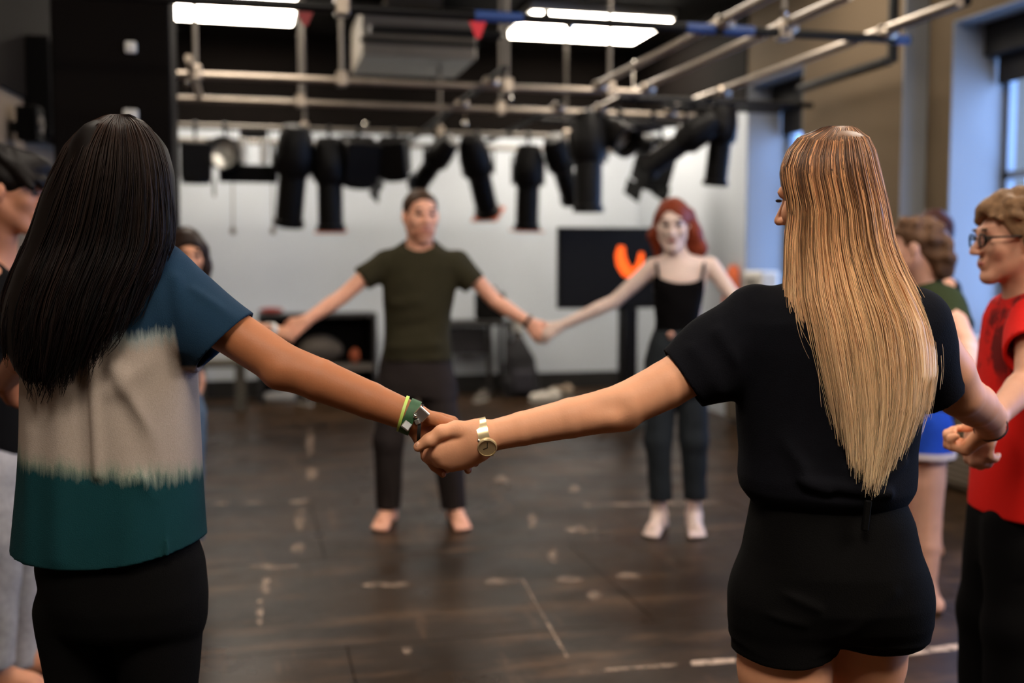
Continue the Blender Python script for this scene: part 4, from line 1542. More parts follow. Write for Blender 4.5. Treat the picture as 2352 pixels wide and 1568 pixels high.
mp = nt.nodes.new('ShaderNodeMapping')
mp.inputs['Scale'].default_value = (75, 75, 9)
nt.links.new(tc.outputs['Object'], mp.inputs['Vector'])
rag = tnoise(1.0, 5, mp.outputs['Vector'], 0.7)
big = tnoise(6.0, 3, tc.outputs['Object'])
zr = mth('ADD', sep.outputs['Z'], mth('MULTIPLY', mth('SUBTRACT', rag, 0.5), 0.055))
zr = mth('ADD', zr, mth('MULTIPLY', mth('SUBTRACT', big, 0.5), 0.03))
zt1 = V(300, 772, 1.885)[2]
zt2 = V(240, 1088, 1.875)[2]
up = tramp(zr, zt1 - 0.008, zt1 + 0.012, 0, 1)
att = nt.nodes.new('ShaderNodeAttribute')
att.attribute_name = 'sleeve'
up = mth('MAXIMUM', up, att.outputs['Fac'])
lowz = mth('ADD', zr, mth('MULTIPLY', sep.outputs['X'], 0.12))
lo_ = tramp(lowz, zt2 - 0.016, zt2 + 0.012, 1, 0)
fine = tnoise(260, 3, tc.outputs['Object'])
white = tmix(fine, rgb(146, 132, 122), rgb(166, 152, 142))
teal = tmix(tnoise(5, 4, tc.outputs['Object']), rgb(11, 46, 49), rgb(15, 58, 64))
blue = tmix(big, rgb(20, 40, 58), rgb(26, 52, 74))
edge1 = tramp(zr, zt1 - 0.03, zt1 - 0.002, 0, 0.6)
c = tmix(edge1, white, rgb(112, 140, 145))
edge2 = tramp(lowz, zt2 + 0.0, zt2 + 0.03, 0.55, 0)
c = tmix(edge2, c, rgb(86, 122, 104))
c = tmix(lo_, c, teal)
c = tmix(up, c, blue)
nt.links.new(c, pb.inputs['Base Color'])
bpn = nt.nodes.new('ShaderNodeBump')
bpn.inputs['Strength'].default_value = 0.3
bpn.inputs['Distance'].default_value = 0.003
nt.links.new(tnoise(420, 2, tc.outputs['Object']), bpn.inputs['Height'])
nt.links.new(bpn.outputs['Normal'], pb.inputs['Normal'])
link('tie_dye_shirt', me, m, A.root)

# black trousers
S = SDF((A.b[0] - 0.25, 1.78, 0.06), (A.b[0] + 0.26, 2.25, 1.02), 0.008)
S.loft(A.b, 0, A.rows([(1220, 90, 430, 0.115), (1300, 75, 455, 0.12), (1380, 95, 463, 0.122), (1430, 108, 461, 0.112), (1450, 115, 455, 0.10)]), 0.03, 2.3)
S.cone(V(182, 1400, 2.0), V(186, 1700, 2.0), 0.082, 0.052, 0.012)
S.cone(V(362, 1400, 2.0), V(364, 1700, 2.0), 0.084, 0.066, 0.012)
for kx in (190, 362):
    S.cone(V(kx, 1700, 2.0), np.array((V(kx, 700, 2.0)[0], 2.02, 0.12)), 0.058, 0.05, 0.012)
S.waves(0.002, 40, 3)
sdf_obj('trousers', S, cloth('black_trouser_cloth', rgb(8, 7, 7), 0.1), A, 1)

# bracelets on her right wrist
axA = V(950, 960, 1.942) - V(760, 881, 1.94)
up_ = np.array((0, 0, 1.0))
M_LIME = mat('lime_silicone', rgb(178, 205, 96), 0.45)
M_GREEN = mat('dark_green_band', rgb(38, 78, 44), 0.6, noise=0.3, nscale=90)
M_SILV = mat('brushed_silver', rgb(205, 205, 205), 0.3, metal=0.9)
M_BLKEL = mat('black_elastic', rgb(10, 9, 9), 0.8)
band(A, 'lime_bracelet', V(926, 950, 1.942), axA + np.array((0, 0, 0.02)), 0.0305, 0.0285, 0.0055, 0.0035, M_LIME, up_)
gb = band(A, 'green_bracelet', V(942, 957, 1.942), axA, 0.0295, 0.0275, 0.019, 0.004, M_GREEN, up_)
for px, py, sz, ang in ((968, 951, 0.0115, 0.2), (934, 977, 0.008, 0.1), (959, 968, 0.005, 0.6)):
    c0 = V(px, py, 1.910) - np.array((A.b[0], A.b[1], 0))
    Mx = Matrix.Translation(Vector(c0)) @ Matrix.Rotation(0.55 + ang, 4, 'Y') @ Matrix.Rotation(0.35 if py < 970 else -0.5, 4, 'X')
    MB().box((-sz, -0.003, -sz), (sz, 0.003, sz), Mx).build('silver_plate', M_SILV, gb, bevel=0.0015)
blob(A, 'rivet', V(953, 956, 1.9075), (0.004, 0.003, 0.004), np.eye(3), M_CHROME, 8).parent = gb
band(A, 'black_hair_tie', V(966, 974, 1.945), axA + np.array((0.02, 0, 0.05)), 0.0325, 0.032, 0.006, 0.004, M_BLKEL, up_)

# hair
tabH = [(262, 250, 295, 0.012, 0), (272, 215, 318, 0.055, 0), (290, 190, 338, 0.08, 0), (330, 152, 364, 0.102, 0), (390, 122, 382, 0.114, 0), (450, 98, 389, 0.115, -.005), (520, 72, 392, 0.115, -.01), (570, 50, 390, 0.118, -.012),
        (620, 28, 372, 0.125, -.02), (680, 10, 345, 0.13, -.025), (740, 0, 322, 0.132, -.03), (800, 2, 298, 0.13, -.03), (850, 8, 270, 0.125, -.03), (890, 20, 250, 0.12, -.03)]
dark = ramp_cols([262, 420, 700, 900], [(36, 21, 14), (22, 13, 9), (18, 10, 8), (16, 9, 7)])
tabHs = [(t[0] + 7 * max(0, (330 - t[0]) / 68), *t[1:]) for t in tabH if t[0] < 740] + [(740, 8, 300, 0.125, -.03), (790, 20, 240, 0.12, -.03), (840, 50, 205, 0.11, -.03), (865, 80, 180, 0.10, -.03)]
sh = shell_part(A, hair_shell(A, tabHs, 2.0, 0.006, None, 0.92, (0.004, 70, 2)), (14, 8, 6))
yeA = lambda q: np.interp(q, [-1, -0.75, -0.35, 0.0, 0.3, 0.6, 1], [800, 855, 890, 888, 858, 812, 700])
st = strands(A, tabH, 2.0, 190, 9, yeA, dark, 11, rad=0.0014, wave=0.0045, wfreq=13, rho=(0.97, 1.06), spread=0.035, K=18)
st2 = strands(A, tabH, 2.0, 60, 6, lambda q: yeA(q) + 30, dark, 12, rad=0.0014, wave=0.009, wfreq=16, rho=(0.93, 1.03), spread=0.03, K=18, ystart=(520, 640))
M_HAIRD = mat('dark_hair', rgb(40, 28, 22), 0.55, attr='haircol', spec=0.12)
hair_obj(A, [sh, st, st2], M_HAIRD)

# ------------------------------------------------------------------ the blonde woman (front right)
SK_B = skin('skin_warm', 216, 154, 118)
B = Fig(1905, 2.0, 0, 1.0, 'person with long straight blonde hair in black shirt and black shorts seen from behind')
shl, shr = V(1715, 748, 2.0), V(2105, 745, 2.0)
S = SDF((B.b[0] - 0.36, 1.78, 0), (B.b[0] + 0.36, 2.34, 1.5), 0.009)
do_torso(S, B, True, shl, shr)
for q, hx, kx, kd in ((-1, 1810, 1800, 2.0), (1, 1998, 1985, 2.09)):
    hip = V(hx, 1330, 2.0)
    x_ = V(kx, 1500, kd)[0]
    kn, an = np.array((x_, kd, 0.47)), np.array((x_, kd + 0.02, 0.08))
    S.cone(hip, (hip + kn) / 2, 0.094, 0.084 if q < 0 else 0.07, 0.03)
    S.cone((hip + kn) / 2, kn, 0.084 if q < 0 else 0.07, 0.056, 0.03)
    S.cone(kn, kn + (an - kn) * 0.32, 0.056, 0.056, 0.03)
    S.cone(kn + (an - kn) * 0.32, an, 0.056, 0.036, 0.03)
    do_foot(S, an, 0, 1.0, q)
B.patches.append(S.mesh())
S = SDF(V(1740, 660, 2.0) - np.array((0, 0.2, 0.02)), V(2060, 280, 2.0) + np.array((0, 0.2, 0)), 0.0045)
HB = do_head(S, V(1901, 462, 1.995), -50, -6, 0.89, True, V(1912, 640, 2.0))
B.patches.append(S.mesh())
# left arm and hand
S = SDF((V(930, 700, 1.93)[0], 1.83, 0.97), (V(1730, 700, 2.0)[0], 2.1, 1.36), 0.0026)
pts = [(1715, 762, 2.0), (1620, 830, 1.98), (1530, 884, 1.965), (1440, 928, 1.95), (1395, 943, 1.945), (1310, 960, 1.94), (1200, 984, 1.936), (1112, 1004, 1.932)]
S.chain([V(*p) for p in pts], (0.05, 0.0475, 0.0445, 0.041, 0.040, 0.0365, 0.031, 0.0275), 0.004)
S.ell(V(1436, 968, 1.945), (0.013, 0.013, 0.012), None, 0.025)
S.ell(V(1402, 932, 1.894), (0.016, 0.008, 0.006), None, 0.03, True)
wr = (1112, 1004, 1.932)
for q, K_ in (((1095, 992, 1.928), (1012, 1024, 1.918)), ((1095, 1005, 1.926), (1006, 1040, 1.917)), ((1097, 1018, 1.928), (1016, 1056, 1.922)), ((1098, 1030, 1.932), (1036, 1066, 1.930))):
    S.cone(V(*wr), V(*q), 0.0215, 0.019, 0.016)
    S.cone(V(*q), V(*K_), 0.019, 0.0128, 0.018)
S.ell(V(1052, 1022, 1.934), (0.036, 0.015, 0.033), None, 0.02)
S.ell(V(1062, 1052, 1.938), (0.026, 0.013, 0.016), None, 0.02)
for ch, rr in (([(1085, 988, 1.925), (1048, 986, 1.914), (1014, 992, 1.906), (985, 1011, 1.902), (961, 1026, 1.904)], (0.0175, 0.0155, 0.0128, 0.0115, 0.0092)),
               ([(1012, 1024, 1.918), (988, 1036, 1.945), (990, 1040, 1.975), (1005, 1035, 1.99)], (0.0118, 0.0105, 0.0095, 0.008)),
               ([(1006, 1040, 1.917), (985, 1050, 1.942), (990, 1052, 1.978), (1008, 1045, 1.992)], (0.0122, 0.0108, 0.0098, 0.0082)),
               ([(1016, 1056, 1.922), (1000, 1066, 1.95), (1008, 1060, 1.982), (1025, 1050, 1.992)], (0.0118, 0.0102, 0.0095, 0.008)),
               ([(1036, 1066, 1.930), (1024, 1074, 1.955), (1032, 1066, 1.98)], (0.0108, 0.0095, 0.0085))):
    S.chain([V(*p) for p in ch], rr, 0.006)
B.patches.append(S.mesh())
# right arm reaching forward to the boy in red
S = SDF((V(2060, 700, 2.0)[0], 1.88, 0.93), (V(2320, 700, 2.35)[0], 2.5, 1.36), 0.0034)
S.chain([V(2108, 748, 2.0), V(2180, 850, 2.06), V(2205, 905, 2.1), V(2240, 930, 2.18), V(2268, 955, 2.27), V(2276, 982, 2.33)], (0.05, 0.047, 0.045, 0.044, 0.037, 0.030), 0.006)
do_hand(S, V(2274, 982, 2.335), (-0.3, 0.5, -0.55), (0.75, -0.6, -0.1), -1, 0.92, (1.0, 1.4, 1.0))
B.patches.append(S.mesh())
B.body(SK_B)
blob(B, 'eyelash', HB[0] + HB[1] @ np.array((-0.03, 0.083, 0.011)), (0.012, 0.004, 0.003), HB[1], mat('lash_dark', rgb(40, 28, 20), 0.6), 8)

M_BSHIRT = cloth('black_navy_jersey', rgb(13, 13, 18), 0.12)
S = SDF((V(1500, 700, 2.0)[0], 1.80, V(1900, 1185, 2.0)[2]), (V(2230, 700, 2.0)[0], 2.24, V(1900, 615, 2.0)[2]), 0.0032)
tabB = [(632, 1850, 1975, 0.06), (655, 1800, 2030, 0.085), (690, 1745, 2095, 0.105), (740, 1708, 2130, 0.118), (800, 1697, 2140, 0.12), (880, 1698, 2132, 0.118), (960, 1703, 2120, 0.115), (1040, 1706, 2108, 0.118), (1095, 1703, 2108, 0.126), (1125, 1708, 2106, 0.126), (1145, 1722, 2096, 0.116), (1160, 1736, 2086, 0.104), (1175, 1740, 2084, 0.10)]
S.loft(B.b, 0, B.rows(tabB), 0.02, 2.3)
T0 = S.a.copy()
S.cone(V(1735, 742, 2.0), V(1545, 880, 1.97), 0.072, 0.059, 0.03, (0, 1, 0), 0.85)
S.cone(V(1640, 815, 1.99), V(1640, 850, 1.98), 0.06, 0.055, 0.04, (0, 1, 0), 0.8)
S.cone(V(2095, 745, 2.0), V(2165, 905, 2.07), 0.072, 0.056, 0.03, (0, 1, 0), 0.95)
for p, q, w_, am in (((1700, 800, 1.9), (1780, 960, 1.885), .016, .007), ((1720, 930, 1.89), (1850, 1080, 1.878), .018, .008), ((1715, 1010, 1.89), (1830, 1120, 1.875), .012, -.006),
                     ((1740, 1080, 1.88), (1900, 1130, 1.872), .010, .008), ((1850, 1105, 1.872), (2050, 1135, 1.875), .012, .008), ((1780, 1130, 1.875), (1990, 1148, 1.875), .007, -.006),
                     ((1590, 800, 1.93), (1660, 900, 1.93), .014, .005), ((1650, 760, 1.93), (1720, 880, 1.90), .014, .006), ((1680, 720, 1.93), (1740, 820, 1.895), .012, -.005),
                     ((2060, 960, 1.9), (1960, 1080, 1.875), .014, .006), ((2090, 1060, 1.9), (1990, 1120, 1.875), .01, .006)):
    S.ridge(V(*p), V(*q), w_, am)
S.waves(0.0022, 34, 8)
S.shell(0.0076)
ec = V(1568, 868, 1.975)
S.cut(ec, (-0.825, 0, -0.565), (ec[0] - 0.3, 1.8, ec[2] - 0.16), (ec[0] + 0.13, 2.25, ec[2] + 0.16), T0)
ec = V(2164, 908, 2.07)
S.cut(ec, (0.62, 0.15, -0.75), (ec[0] - 0.06, 1.85, ec[2] - 0.12), (ec[0] + 0.2, 2.3, ec[2] + 0.1), T0)
sdf_obj('tee_shirt', S, M_BSHIRT, B, 1)

S = SDF((B.b[0] - 0.26, 1.80, V(1900, 1585, 1.9)[2]), (B.b[0] + 0.27, 2.25, V(1900, 1120, 2.0)[2]), 0.0034)
S.loft(B.b, 0, B.rows([(1120, 1742, 2080, 0.10), (1150, 1736, 2086, 0.104), (1200, 1728, 2108, 0.114), (1300, 1706, 2130, 0.13), (1380, 1690, 2138, 0.128), (1430, 1690, 2136, 0.11), (1455, 1700, 2120, 0.09)]), 0.02, 2.4)
S.cone(V(1805, 1370, 2.0), V(1800, 1640, 2.0), 0.100, 0.101, 0.03, (0, 1, 0), 1.1)
S.cone(V(2020, 1370, 2.0), V(1990, 1640, 2.07), 0.094, 0.078, 0.03, (0, 1, 0), 1.05)
for p, q, w_, am in (((1720, 1330, 1.89), (1880, 1400, 1.868), .010, .005), ((1700, 1400, 1.9), (1850, 1440, 1.87), .010, .004), ((1940, 1460, 1.88), (2050, 1360, 1.88), .012, .005), ((1830, 1160, 1.89), (1850, 1330, 1.87), .006, .003)):
    S.ridge(V(*p), V(*q), w_, am)
S.waves(0.0014, 45, 4)
S.shell(0.0082)
xm = V(1925, 1500, 1.95)[0]
S.cutf(lambda X, Y, Z: np.where(X < xm, (V(1800, 1545, 1.88)[2] + 0 * X) - (Y - 1.88) * 0.12 + ((X - V(1800, 1500, 1.95)[0]) / 0.1) ** 2 * 0.018, V(1990, 1492, 1.98)[2] - (Y - 1.98) * 0.1 + ((X - V(2000, 1500, 2.0)[0]) / 0.1) ** 2 * 0.012 + 0 * Y) - Z)
S.cut(V(1900, 1138, 2.0), (0, 0, 1))
sh_o = sdf_obj('shorts', S, cloth('black_shorts_cloth', rgb(9, 8, 8), 0.1), B, 1)
c0 = V(1990, 1180, 1.873) - np.array((B.b[0], B.b[1], 0))
MB().box((-0.006, -0.006, -0.03), (0.006, 0.004, 0.025), Matrix.Translation(Vector(c0)) @ Matrix.Rotation(0.1, 4, 'Y')).build('belt_loop', MATS['black_shorts_cloth'], sh_o, bevel=0.002)

# gold wristwatch
M_GOLD = mat('pale_gold', rgb(230, 208, 164), 0.3, metal=0.75)
M_DIAL = mat('pale_dial', rgb(240, 232, 214), 0.5)
axB = V(1112, 1004, 1.932) - V(1250, 973, 1.938)
wc = V(1112, 1004, 1.932)
strap = band(B, 'wristwatch', wc, axB, 0.0335, 0.0325, 0.020, 0.003, M_GOLD, (0, 0, 1))
dc = V(1119, 1027, 1.8905) - np.array((B.b[0], B.b[1], 0))
nn = Vector((0.06, -1, -0.38)).normalized()
Rm = Matrix.Translation(Vector(dc)) @ nn.to_track_quat('Z', 'Y').to_matrix().to_4x4()
MB().lathe([(0.0165, -0.006), (0.0178, -0.004), (0.0178, 0.002), (0.016, 0.0035), (0.0158, 0.0015)], Rm, 28).build('watch_case', M_GOLD, strap, smooth=True)
MB().lathe([(0.0157, 0.0012), (0.0, 0.0013)], Rm, 28).build('dial', M_DIAL, strap)
mh = MB().box((-0.0006, -0.001, 0.0016), (0.0006, 0.011, 0.0021), Rm)
mh.box((-0.0006, -0.001, 0.0016), (0.0006, 0.008, 0.0021), Rm @ Matrix.Rotation(2.0, 4, 'Z')).build('hands', M_BLACK, strap)
q = V(1100, 1012, 1.8905) - np.array((B.b[0], B.b[1], 0))
blob(B, 'crown', q + np.array((B.b[0], B.b[1], 0)), (0.0035, 0.0035, 0.0035), np.eye(3), M_CHROME, 8).parent = strap
# dark elastic on the other wrist
band(B, 'black_bracelet', V(2275, 980, 2.325), V(2276, 982, 2.33) - V(2268, 955, 2.27), 0.033, 0.031, 0.004, 0.003, M_BLKEL, (1, 0, 0))
# nails
M_NAIL = mat('pale_nail', rgb(214, 160, 134), 0.25)
blob(B, 'fingernail', V(960, 1022, 1.8965), (0.0045, 0.0022, 0.006), np.eye(3), M_NAIL, 8)
for px, py, d in ((1019, 1089, 1.9335), (1076, 1078, 1.931), (1092, 1062, 1.938)):
    blob(A, 'fingernail', V(px, py, d), (0.004, 0.002, 0.0048), np.eye(3), M_NAIL, 8)

# hair
tabB2 = [(289, 1905, 1955, 0.012, 0), (297, 1868, 1978, 0.055, 0), (315, 1838, 1994, 0.08, 0), (345, 1812, 2008, 0.098, 0), (385, 1797, 2018, 0.108, 0), (425, 1802, 2028, 0.108, 0), (480, 1815, 2040, 0.112, 0), (560, 1806, 2054, 0.108, 0),
         (620, 1806, 2078, 0.108, -.004), (680, 1802, 2110, 0.118, -.006), (740, 1812, 2138, 0.128, -.006), (800, 1824, 2149, 0.132, -.006), (860, 1840, 2151, 0.132, -.006), (950, 1868, 2136, 0.128, -.008), (1050, 1896, 2098, 0.126, -.008), (1130, 1916, 2062, 0.126, -.01)]
yeB = lambda q: np.interp(q, [-1, -0.8, -0.5, -0.15, 0.1, 0.35, 0.6, 0.85, 1], [880, 960, 1050, 1108, 1128, 1124, 1075, 1010, 930])
blond = ramp_cols([289, 330, 420, 520, 640, 800, 1000, 1130], [(126, 90, 64), (96, 64, 44), (140, 98, 66), (182, 136, 94), (232, 184, 134), (248, 206, 156), (244, 210, 166), (238, 210, 168)])
tabS = [(t[0] + 9 * max(0, (345 - t[0]) / 56), *t[1:]) for t in tabB2 if t[0] <= 860] + [(940, 1890, 2090, 0.120, -.006), (1010, 1930, 2050, 0.118, -.006)]
sh = shell_part(B, hair_shell(B, tabS, 2.0, 0.006, None, 0.93, (0.003, 90, 6)), (110, 76, 46))
C_ = blond(605 - (sh[0][:, 2:3] - CAMH) / 1.9 * FPX, np.full((len(sh[0]), 1), -0.5))[:, 0]
sh = (sh[0], sh[1], C_)
st = strands(B, tabB2, 2.0, 300, 12, yeB, blond, 21, rad=0.0010, rho=(0.95, 1.035), spread=0.028, K=17, jit=4, pw=2.6)
st2 = strands(B, tabB2, 2.0, 60, 5, lambda q: yeB(q) + 10, blond, 22, rad=0.0009, rho=(1.0, 1.06), spread=0.06, K=17, jit=11, wave=0.002, wfreq=6, pw=2.6)
st3 = strands(B, tabB2, 2.0, 14, 2, lambda q: yeB(q) - 30, blond, 23, rad=0.0007, rho=(1.02, 1.10), spread=0.05, K=17, jit=24, wave=0.003, wfreq=5, pw=2.6, ystart=(560, 680))
M_HAIRB = mat('blonde_hair', rgb(180, 140, 95), 0.45, attr='haircol', spec=0.4)
hair_obj(B, [sh, st, st2, st3], M_HAIRB)
# ------------------------------------------------------------------ shared builders for the people across the circle
def tee(fig, tab, sleeves, hem_y, h, material, collar=None, seed=1, p=2.3, folds=(), name='tee_shirt', th=None, hemD=None, wav=0.003):
    R = fig.rows(tab)
    ex = [V(*q[0]) for q in sleeves] + [V(*q[1]) for q in sleeves]
    xs = [r[1] + fig.b[0] - r[3] for r in R] + [r[1] + fig.b[0] + r[3] for r in R] + [q[0] for q in ex]
    ds = [fig.D + r[2] - r[4] for r in R] + [fig.D + r[2] + r[4] for r in R] + [q[1] for q in ex]
    zs = [r[0] for r in R]
    S = SDF((min(xs) - 0.1, min(ds) - 0.1, min(zs) - 0.02), (max(xs) + 0.1, max(ds) + 0.1, max(zs) + 0.06), h)
    S.loft(fig.b, 0, R, 0.03, p)
    T0 = S.a.copy()
    for a, b, r0, r1 in sleeves:
        a, b = V(*a), V(*b)
        S.cone(a, b + nrm(b - a) * 0.03, r0, r1, 0.035)
    for a, b, w_, am in folds:
        S.ridge(V(*a), V(*b), w_, am)
    S.waves(wav, 30, seed)
    S.shell(th or 2.4 * h)
    for a, b, r0, r1 in sleeves:
        a, b = V(*a), V(*b)
        S.cut(b, b - a, b - 0.13, b + 0.13, T0)
    S.cut(V(1176, hem_y, hemD or fig.D), (0, 0, -1))
    if collar is not None:
        c, r = collar
        S.ell(V(*c), (r, r, r * 0.7), None, 0.0, True)
    return sdf_obj(name, S, material, fig, 1)


def pants(fig, hips, legs, h, material, seed=2, name='trousers', cut_top=None, wav=0.0025, p=2.3):
    """hips: pixel rows; legs: lists of (point, radius)"""
    R = fig.rows(hips)
    pts = [q for leg in legs for q, _ in leg]
    lo = np.minimum(np.min(pts, 0) - 0.13, (fig.b[0] + min(r[1] - r[3] for r in R) - 0.04, fig.D - max(r[4] for r in R) - 0.05, min(q[2] for q in pts) - 0.02))
    hi = np.maximum(np.max(pts, 0) + 0.13, (fig.b[0] + max(r[1] + r[3] for r in R) + 0.04, fig.D + max(r[4] for r in R) + 0.05, max(r[0] for r in R) + 0.03))
    lo[2] = min(q[2] for q in pts)
    S = SDF(lo, hi, h)
    S.loft(fig.b, 0, R, 0.03, p)
    for leg in legs:
        for (a, r0), (b, r1) in zip(leg[:-1], leg[1:]):
            S.cone(a, b, r0, r1, 0.03)
    S.waves(wav, 32, seed)
    S.shell(2.4 * h)
    for leg in legs:
        b = leg[-1][0]
        S.cut(b + np.array((0, 0, 0.005)), (0, 0, -1), b - 0.16, b + 0.12)
    return sdf_obj(name, S, material, fig, 1)


def cap_hair(fig, H, material, h=0.008, front=0.03, side=-0.02, back=-0.06, lift=0.012, top=0.0, bumps=None, name='hair', seed=0, sideburn=0.0, fwd=0.0):
    """short hair: a swollen skull cap cut along the hairline"""
    c, M, s = H
    S = SDF(c - 0.24 * s, c + 0.24 * s, h)
    P = lambda x, y, z: c + M @ (np.array((x, y, z)) * s)
    S.ell(P(0, -0.014, 0.036), np.array((0.074 + lift, 0.094 + lift, 0.082 + lift)) * s, M, 0.01)
    if top:
        S.ell(P(0, 0.02 + fwd, 0.085), np.array((0.06, 0.085, 0.03 + top)) * s, M, 0.03)

    def line(X, Y, Z):
        x, y, z = X - c[0], Y - c[1], Z - c[2]
        ly = (x * M[0, 1] + y * M[1, 1] + z * M[2, 1]) / s
        lz = (x * M[0, 2] + y * M[1, 2] + z * M[2, 2]) / s
        lim = np.interp(ly, [-0.11, -0.03, 0.0, 0.03, 0.055, 0.075, 0.1], [back, back + 0.01, side - sideburn, side + 0.01, front, front + 0.02, front + 0.035])
        return ((lim - lz) * s).astype(np.float32)
    S.cutf(line)
    if bumps:
        n, r, amp = bumps
        rg = np.random.default_rng(seed)
        for _ in range(n):
            d = nrm(rg.normal(size=3) + np.array((0, 0.0, 0.6)))
            q = P(*(np.array((0, -0.014, 0.036)) + d * np.array((0.074 + lift, 0.094 + lift, 0.082 + lift)) * 1.1))
            l = M.T @ (q - c) / s
            if l[2] > np.interp(l[1], [-0.11, 0.0, 0.04, 0.08, 0.1], [back, side, front, front + 0.01, front + 0.01]):
                S.ell(q, np.array((r, r, r)) * rg.uniform(0.7, 1.2) * s, None, 0.006)
    S.waves(0.002, 80, seed + 1)
    return sdf_obj(name, S, material, fig, 1)


def hairmat(name, r, g, b):
    return mat(name, rgb(r, g, b), 0.5, noise=0.35, nscale=70, bump=0.4, bscale=120, spec=0.12)


M_LIP = mat('lip_rose', rgb(165, 88, 76), 0.45)
M_BROWD = mat('brow_dark', rgb(58, 40, 30), 0.8)
M_BROWR = mat('brow_red', rgb(96, 52, 38), 0.8)

# ------------------------------------------------------------------ the man across the circle
SK_G = skin('skin_fair_man', 234, 172, 144)
G = Fig(962, 5.70, 180, 1.056, 'person in olive green tee shirt and grey trousers, man with short hair facing the camera')
dl, dr = 5.50, 5.66
S = SDF((V(630, 700, 5.7)[0], 5.3, 0), (V(1275, 700, 5.7)[0], 6.0, 1.86), 0.0085)
sl_, sr_ = V(876, 602, 5.70), V(1056, 602, 5.70)
do_torso(S, G, False, sl_, sr_)
HG = do_head(S, V(966, 496, 5.68), 160, -4, 1.16, False, V(964, 580, 5.70))
do_arm(S, sl_, V(788, 680, 5.62), V(700, 738, dl), 1.02, (0.045, 0.042, 0.038, 0.039, 0.028))
do_hand(S, V(700, 738, dl), (-0.75, -0.2, -0.62), (0.2, -0.85, 0.4), 1, 1.05)
do_arm(S, sr_, V(1138, 692, 5.68), V(1214, 740, dr), 1.02, (0.045, 0.042, 0.038, 0.039, 0.028))
do_hand(S, V(1214, 740, dr), (0.6, -0.05, -0.75), (-0.2, -0.9, 0.1), -1, 1.05)
for q, hx, kx, fx, fp in ((1, 925, 893, 892, 188), (-1, 1003, 1030, 1046, 165)):
    an = V(fx, 1170, 5.78)
    an[2] = 0.085
    do_leg(S, V(hx, 850, 5.7), V(kx, 1020, 5.68), an, 1.05)
    do_foot(S, an, fp, 1.12, q)
G.patches.append(S.mesh())
G.body(SK_G)
face_parts(G, HG, M_BROWD, M_LIP)
cap_hair(G, HG, hairmat('short_brown_hair', 66, 48, 36), 0.008, 0.062, 0.0, -0.05, 0.006, sideburn=0.01, seed=1)
M_BEARD = mat('stubble', rgb(176, 116, 90), 0.8, noise=0.2, nscale=80)
c, M_, s_ = HG
S = SDF(c - 0.2, c + 0.2, 0.008)
P_ = lambda x, y, z: c + M_ @ (np.array((x, y, z)) * s_)
S.ell(P_(0, 0.045, -0.075), np.array((0.052, 0.052, 0.045)) * s_, M_)
S.ell(P_(0, 0.098, -0.06), np.array((0.025, 0.022, 0.013)) * s_, M_, 0.004, True)
sdf_obj('beard', S, M_BEARD, G, 1)
M_OLIVE = cloth('olive_jersey', rgb(54, 50, 36), 0.1)
tee(G, [(545, 938, 990, 0.07), (560, 918, 1012, 0.085), (580, 888, 1040, 0.105), (610, 872, 1055, 0.12), (660, 876, 1048, 0.128), (720, 882, 1034, 0.125), (780, 880, 1034, 0.128), (835, 876, 1038, 0.132)],
    [((884, 606, 5.70), (832, 642, 5.665), 0.076, 0.066), ((1048, 606, 5.70), (1090, 653, 5.69), 0.076, 0.066)], 826, 0.006, M_OLIVE, ((966, 556, 5.66), 0.085), 31,
    folds=(((890, 700, 5.58), (960, 690, 5.57), .03, .012), ((880, 760, 5.58), (1000, 740, 5.57), .03, -.012), ((880, 800, 5.58), (1010, 790, 5.57), .03, .012), ((930, 640, 5.58), (880, 690, 5.6), .03, .01)))
M_GTROU = cloth('grey_brown_trouser', rgb(48, 42, 41), 0.12)
pants(G, [(800, 880, 1032, 0.115), (840, 872, 1038, 0.125), (880, 868, 1042, 0.13), (910, 868, 1044, 0.12)],
      [[(V(918, 880, 5.7), 0.10), (V(893, 1010, 5.68), 0.082), (V(892, 1168, 5.76), 0.068)], [(V(1000, 880, 5.7), 0.10), (V(1026, 1010, 5.68), 0.085), (V(1042, 1168, 5.77), 0.07)]], 0.0065, M_GTROU, 5)
band(G, 'dark_wristband', V(1212, 738, dr), V(1214, 740, dr) - V(1138, 688, 5.68), 0.034, 0.034, 0.02, 0.005, M_BLKEL, (0, 1, 0))

# ------------------------------------------------------------------ the red haired woman
SK_F = skin('skin_pale', 222, 196, 184)
Fg = Fig(1552, 5.57, 180, 1.02, 'person with red hair in black camisole and dark jeans facing the camera, woman')
S = SDF((V(1215, 700, 5.57)[0], 5.2, 0), (V(1760, 700, 5.57)[0], 5.95, 1.82), 0.0085)
sl_, sr_ = V(1500, 612, 5.57), V(1632, 610, 5.57)
do_torso(S, Fg, True, sl_, sr_)
S.loft(Fg.b, 0, Fg.rows([(590, 1520, 1600, 0.05), (610, 1500, 1632, 0.075), (640, 1498, 1626, 0.095), (690, 1506, 1616, 0.10), (750, 1512, 1608, 0.09)]), 0.03)
HF = do_head(S, V(1545, 516, 5.54), 190, -10, 1.12, True, V(1556, 598, 5.57))
do_arm(S, sl_, V(1412, 692, 5.60), V(1284, 750, 5.64), 0.92)
do_hand(S, V(1284, 750, 5.64), (-0.85, 0.02, -0.5), (0.1, -0.8, 0.5), 1, 0.95)
do_arm(S, sr_, V(1694, 695, 5.48), V(1740, 775, 5.30), 0.92)
do_hand(S, V(1740, 775, 5.30), (0.5, -0.3, -0.7), (0.1, -0.8, 0.3), -1, 0.95)
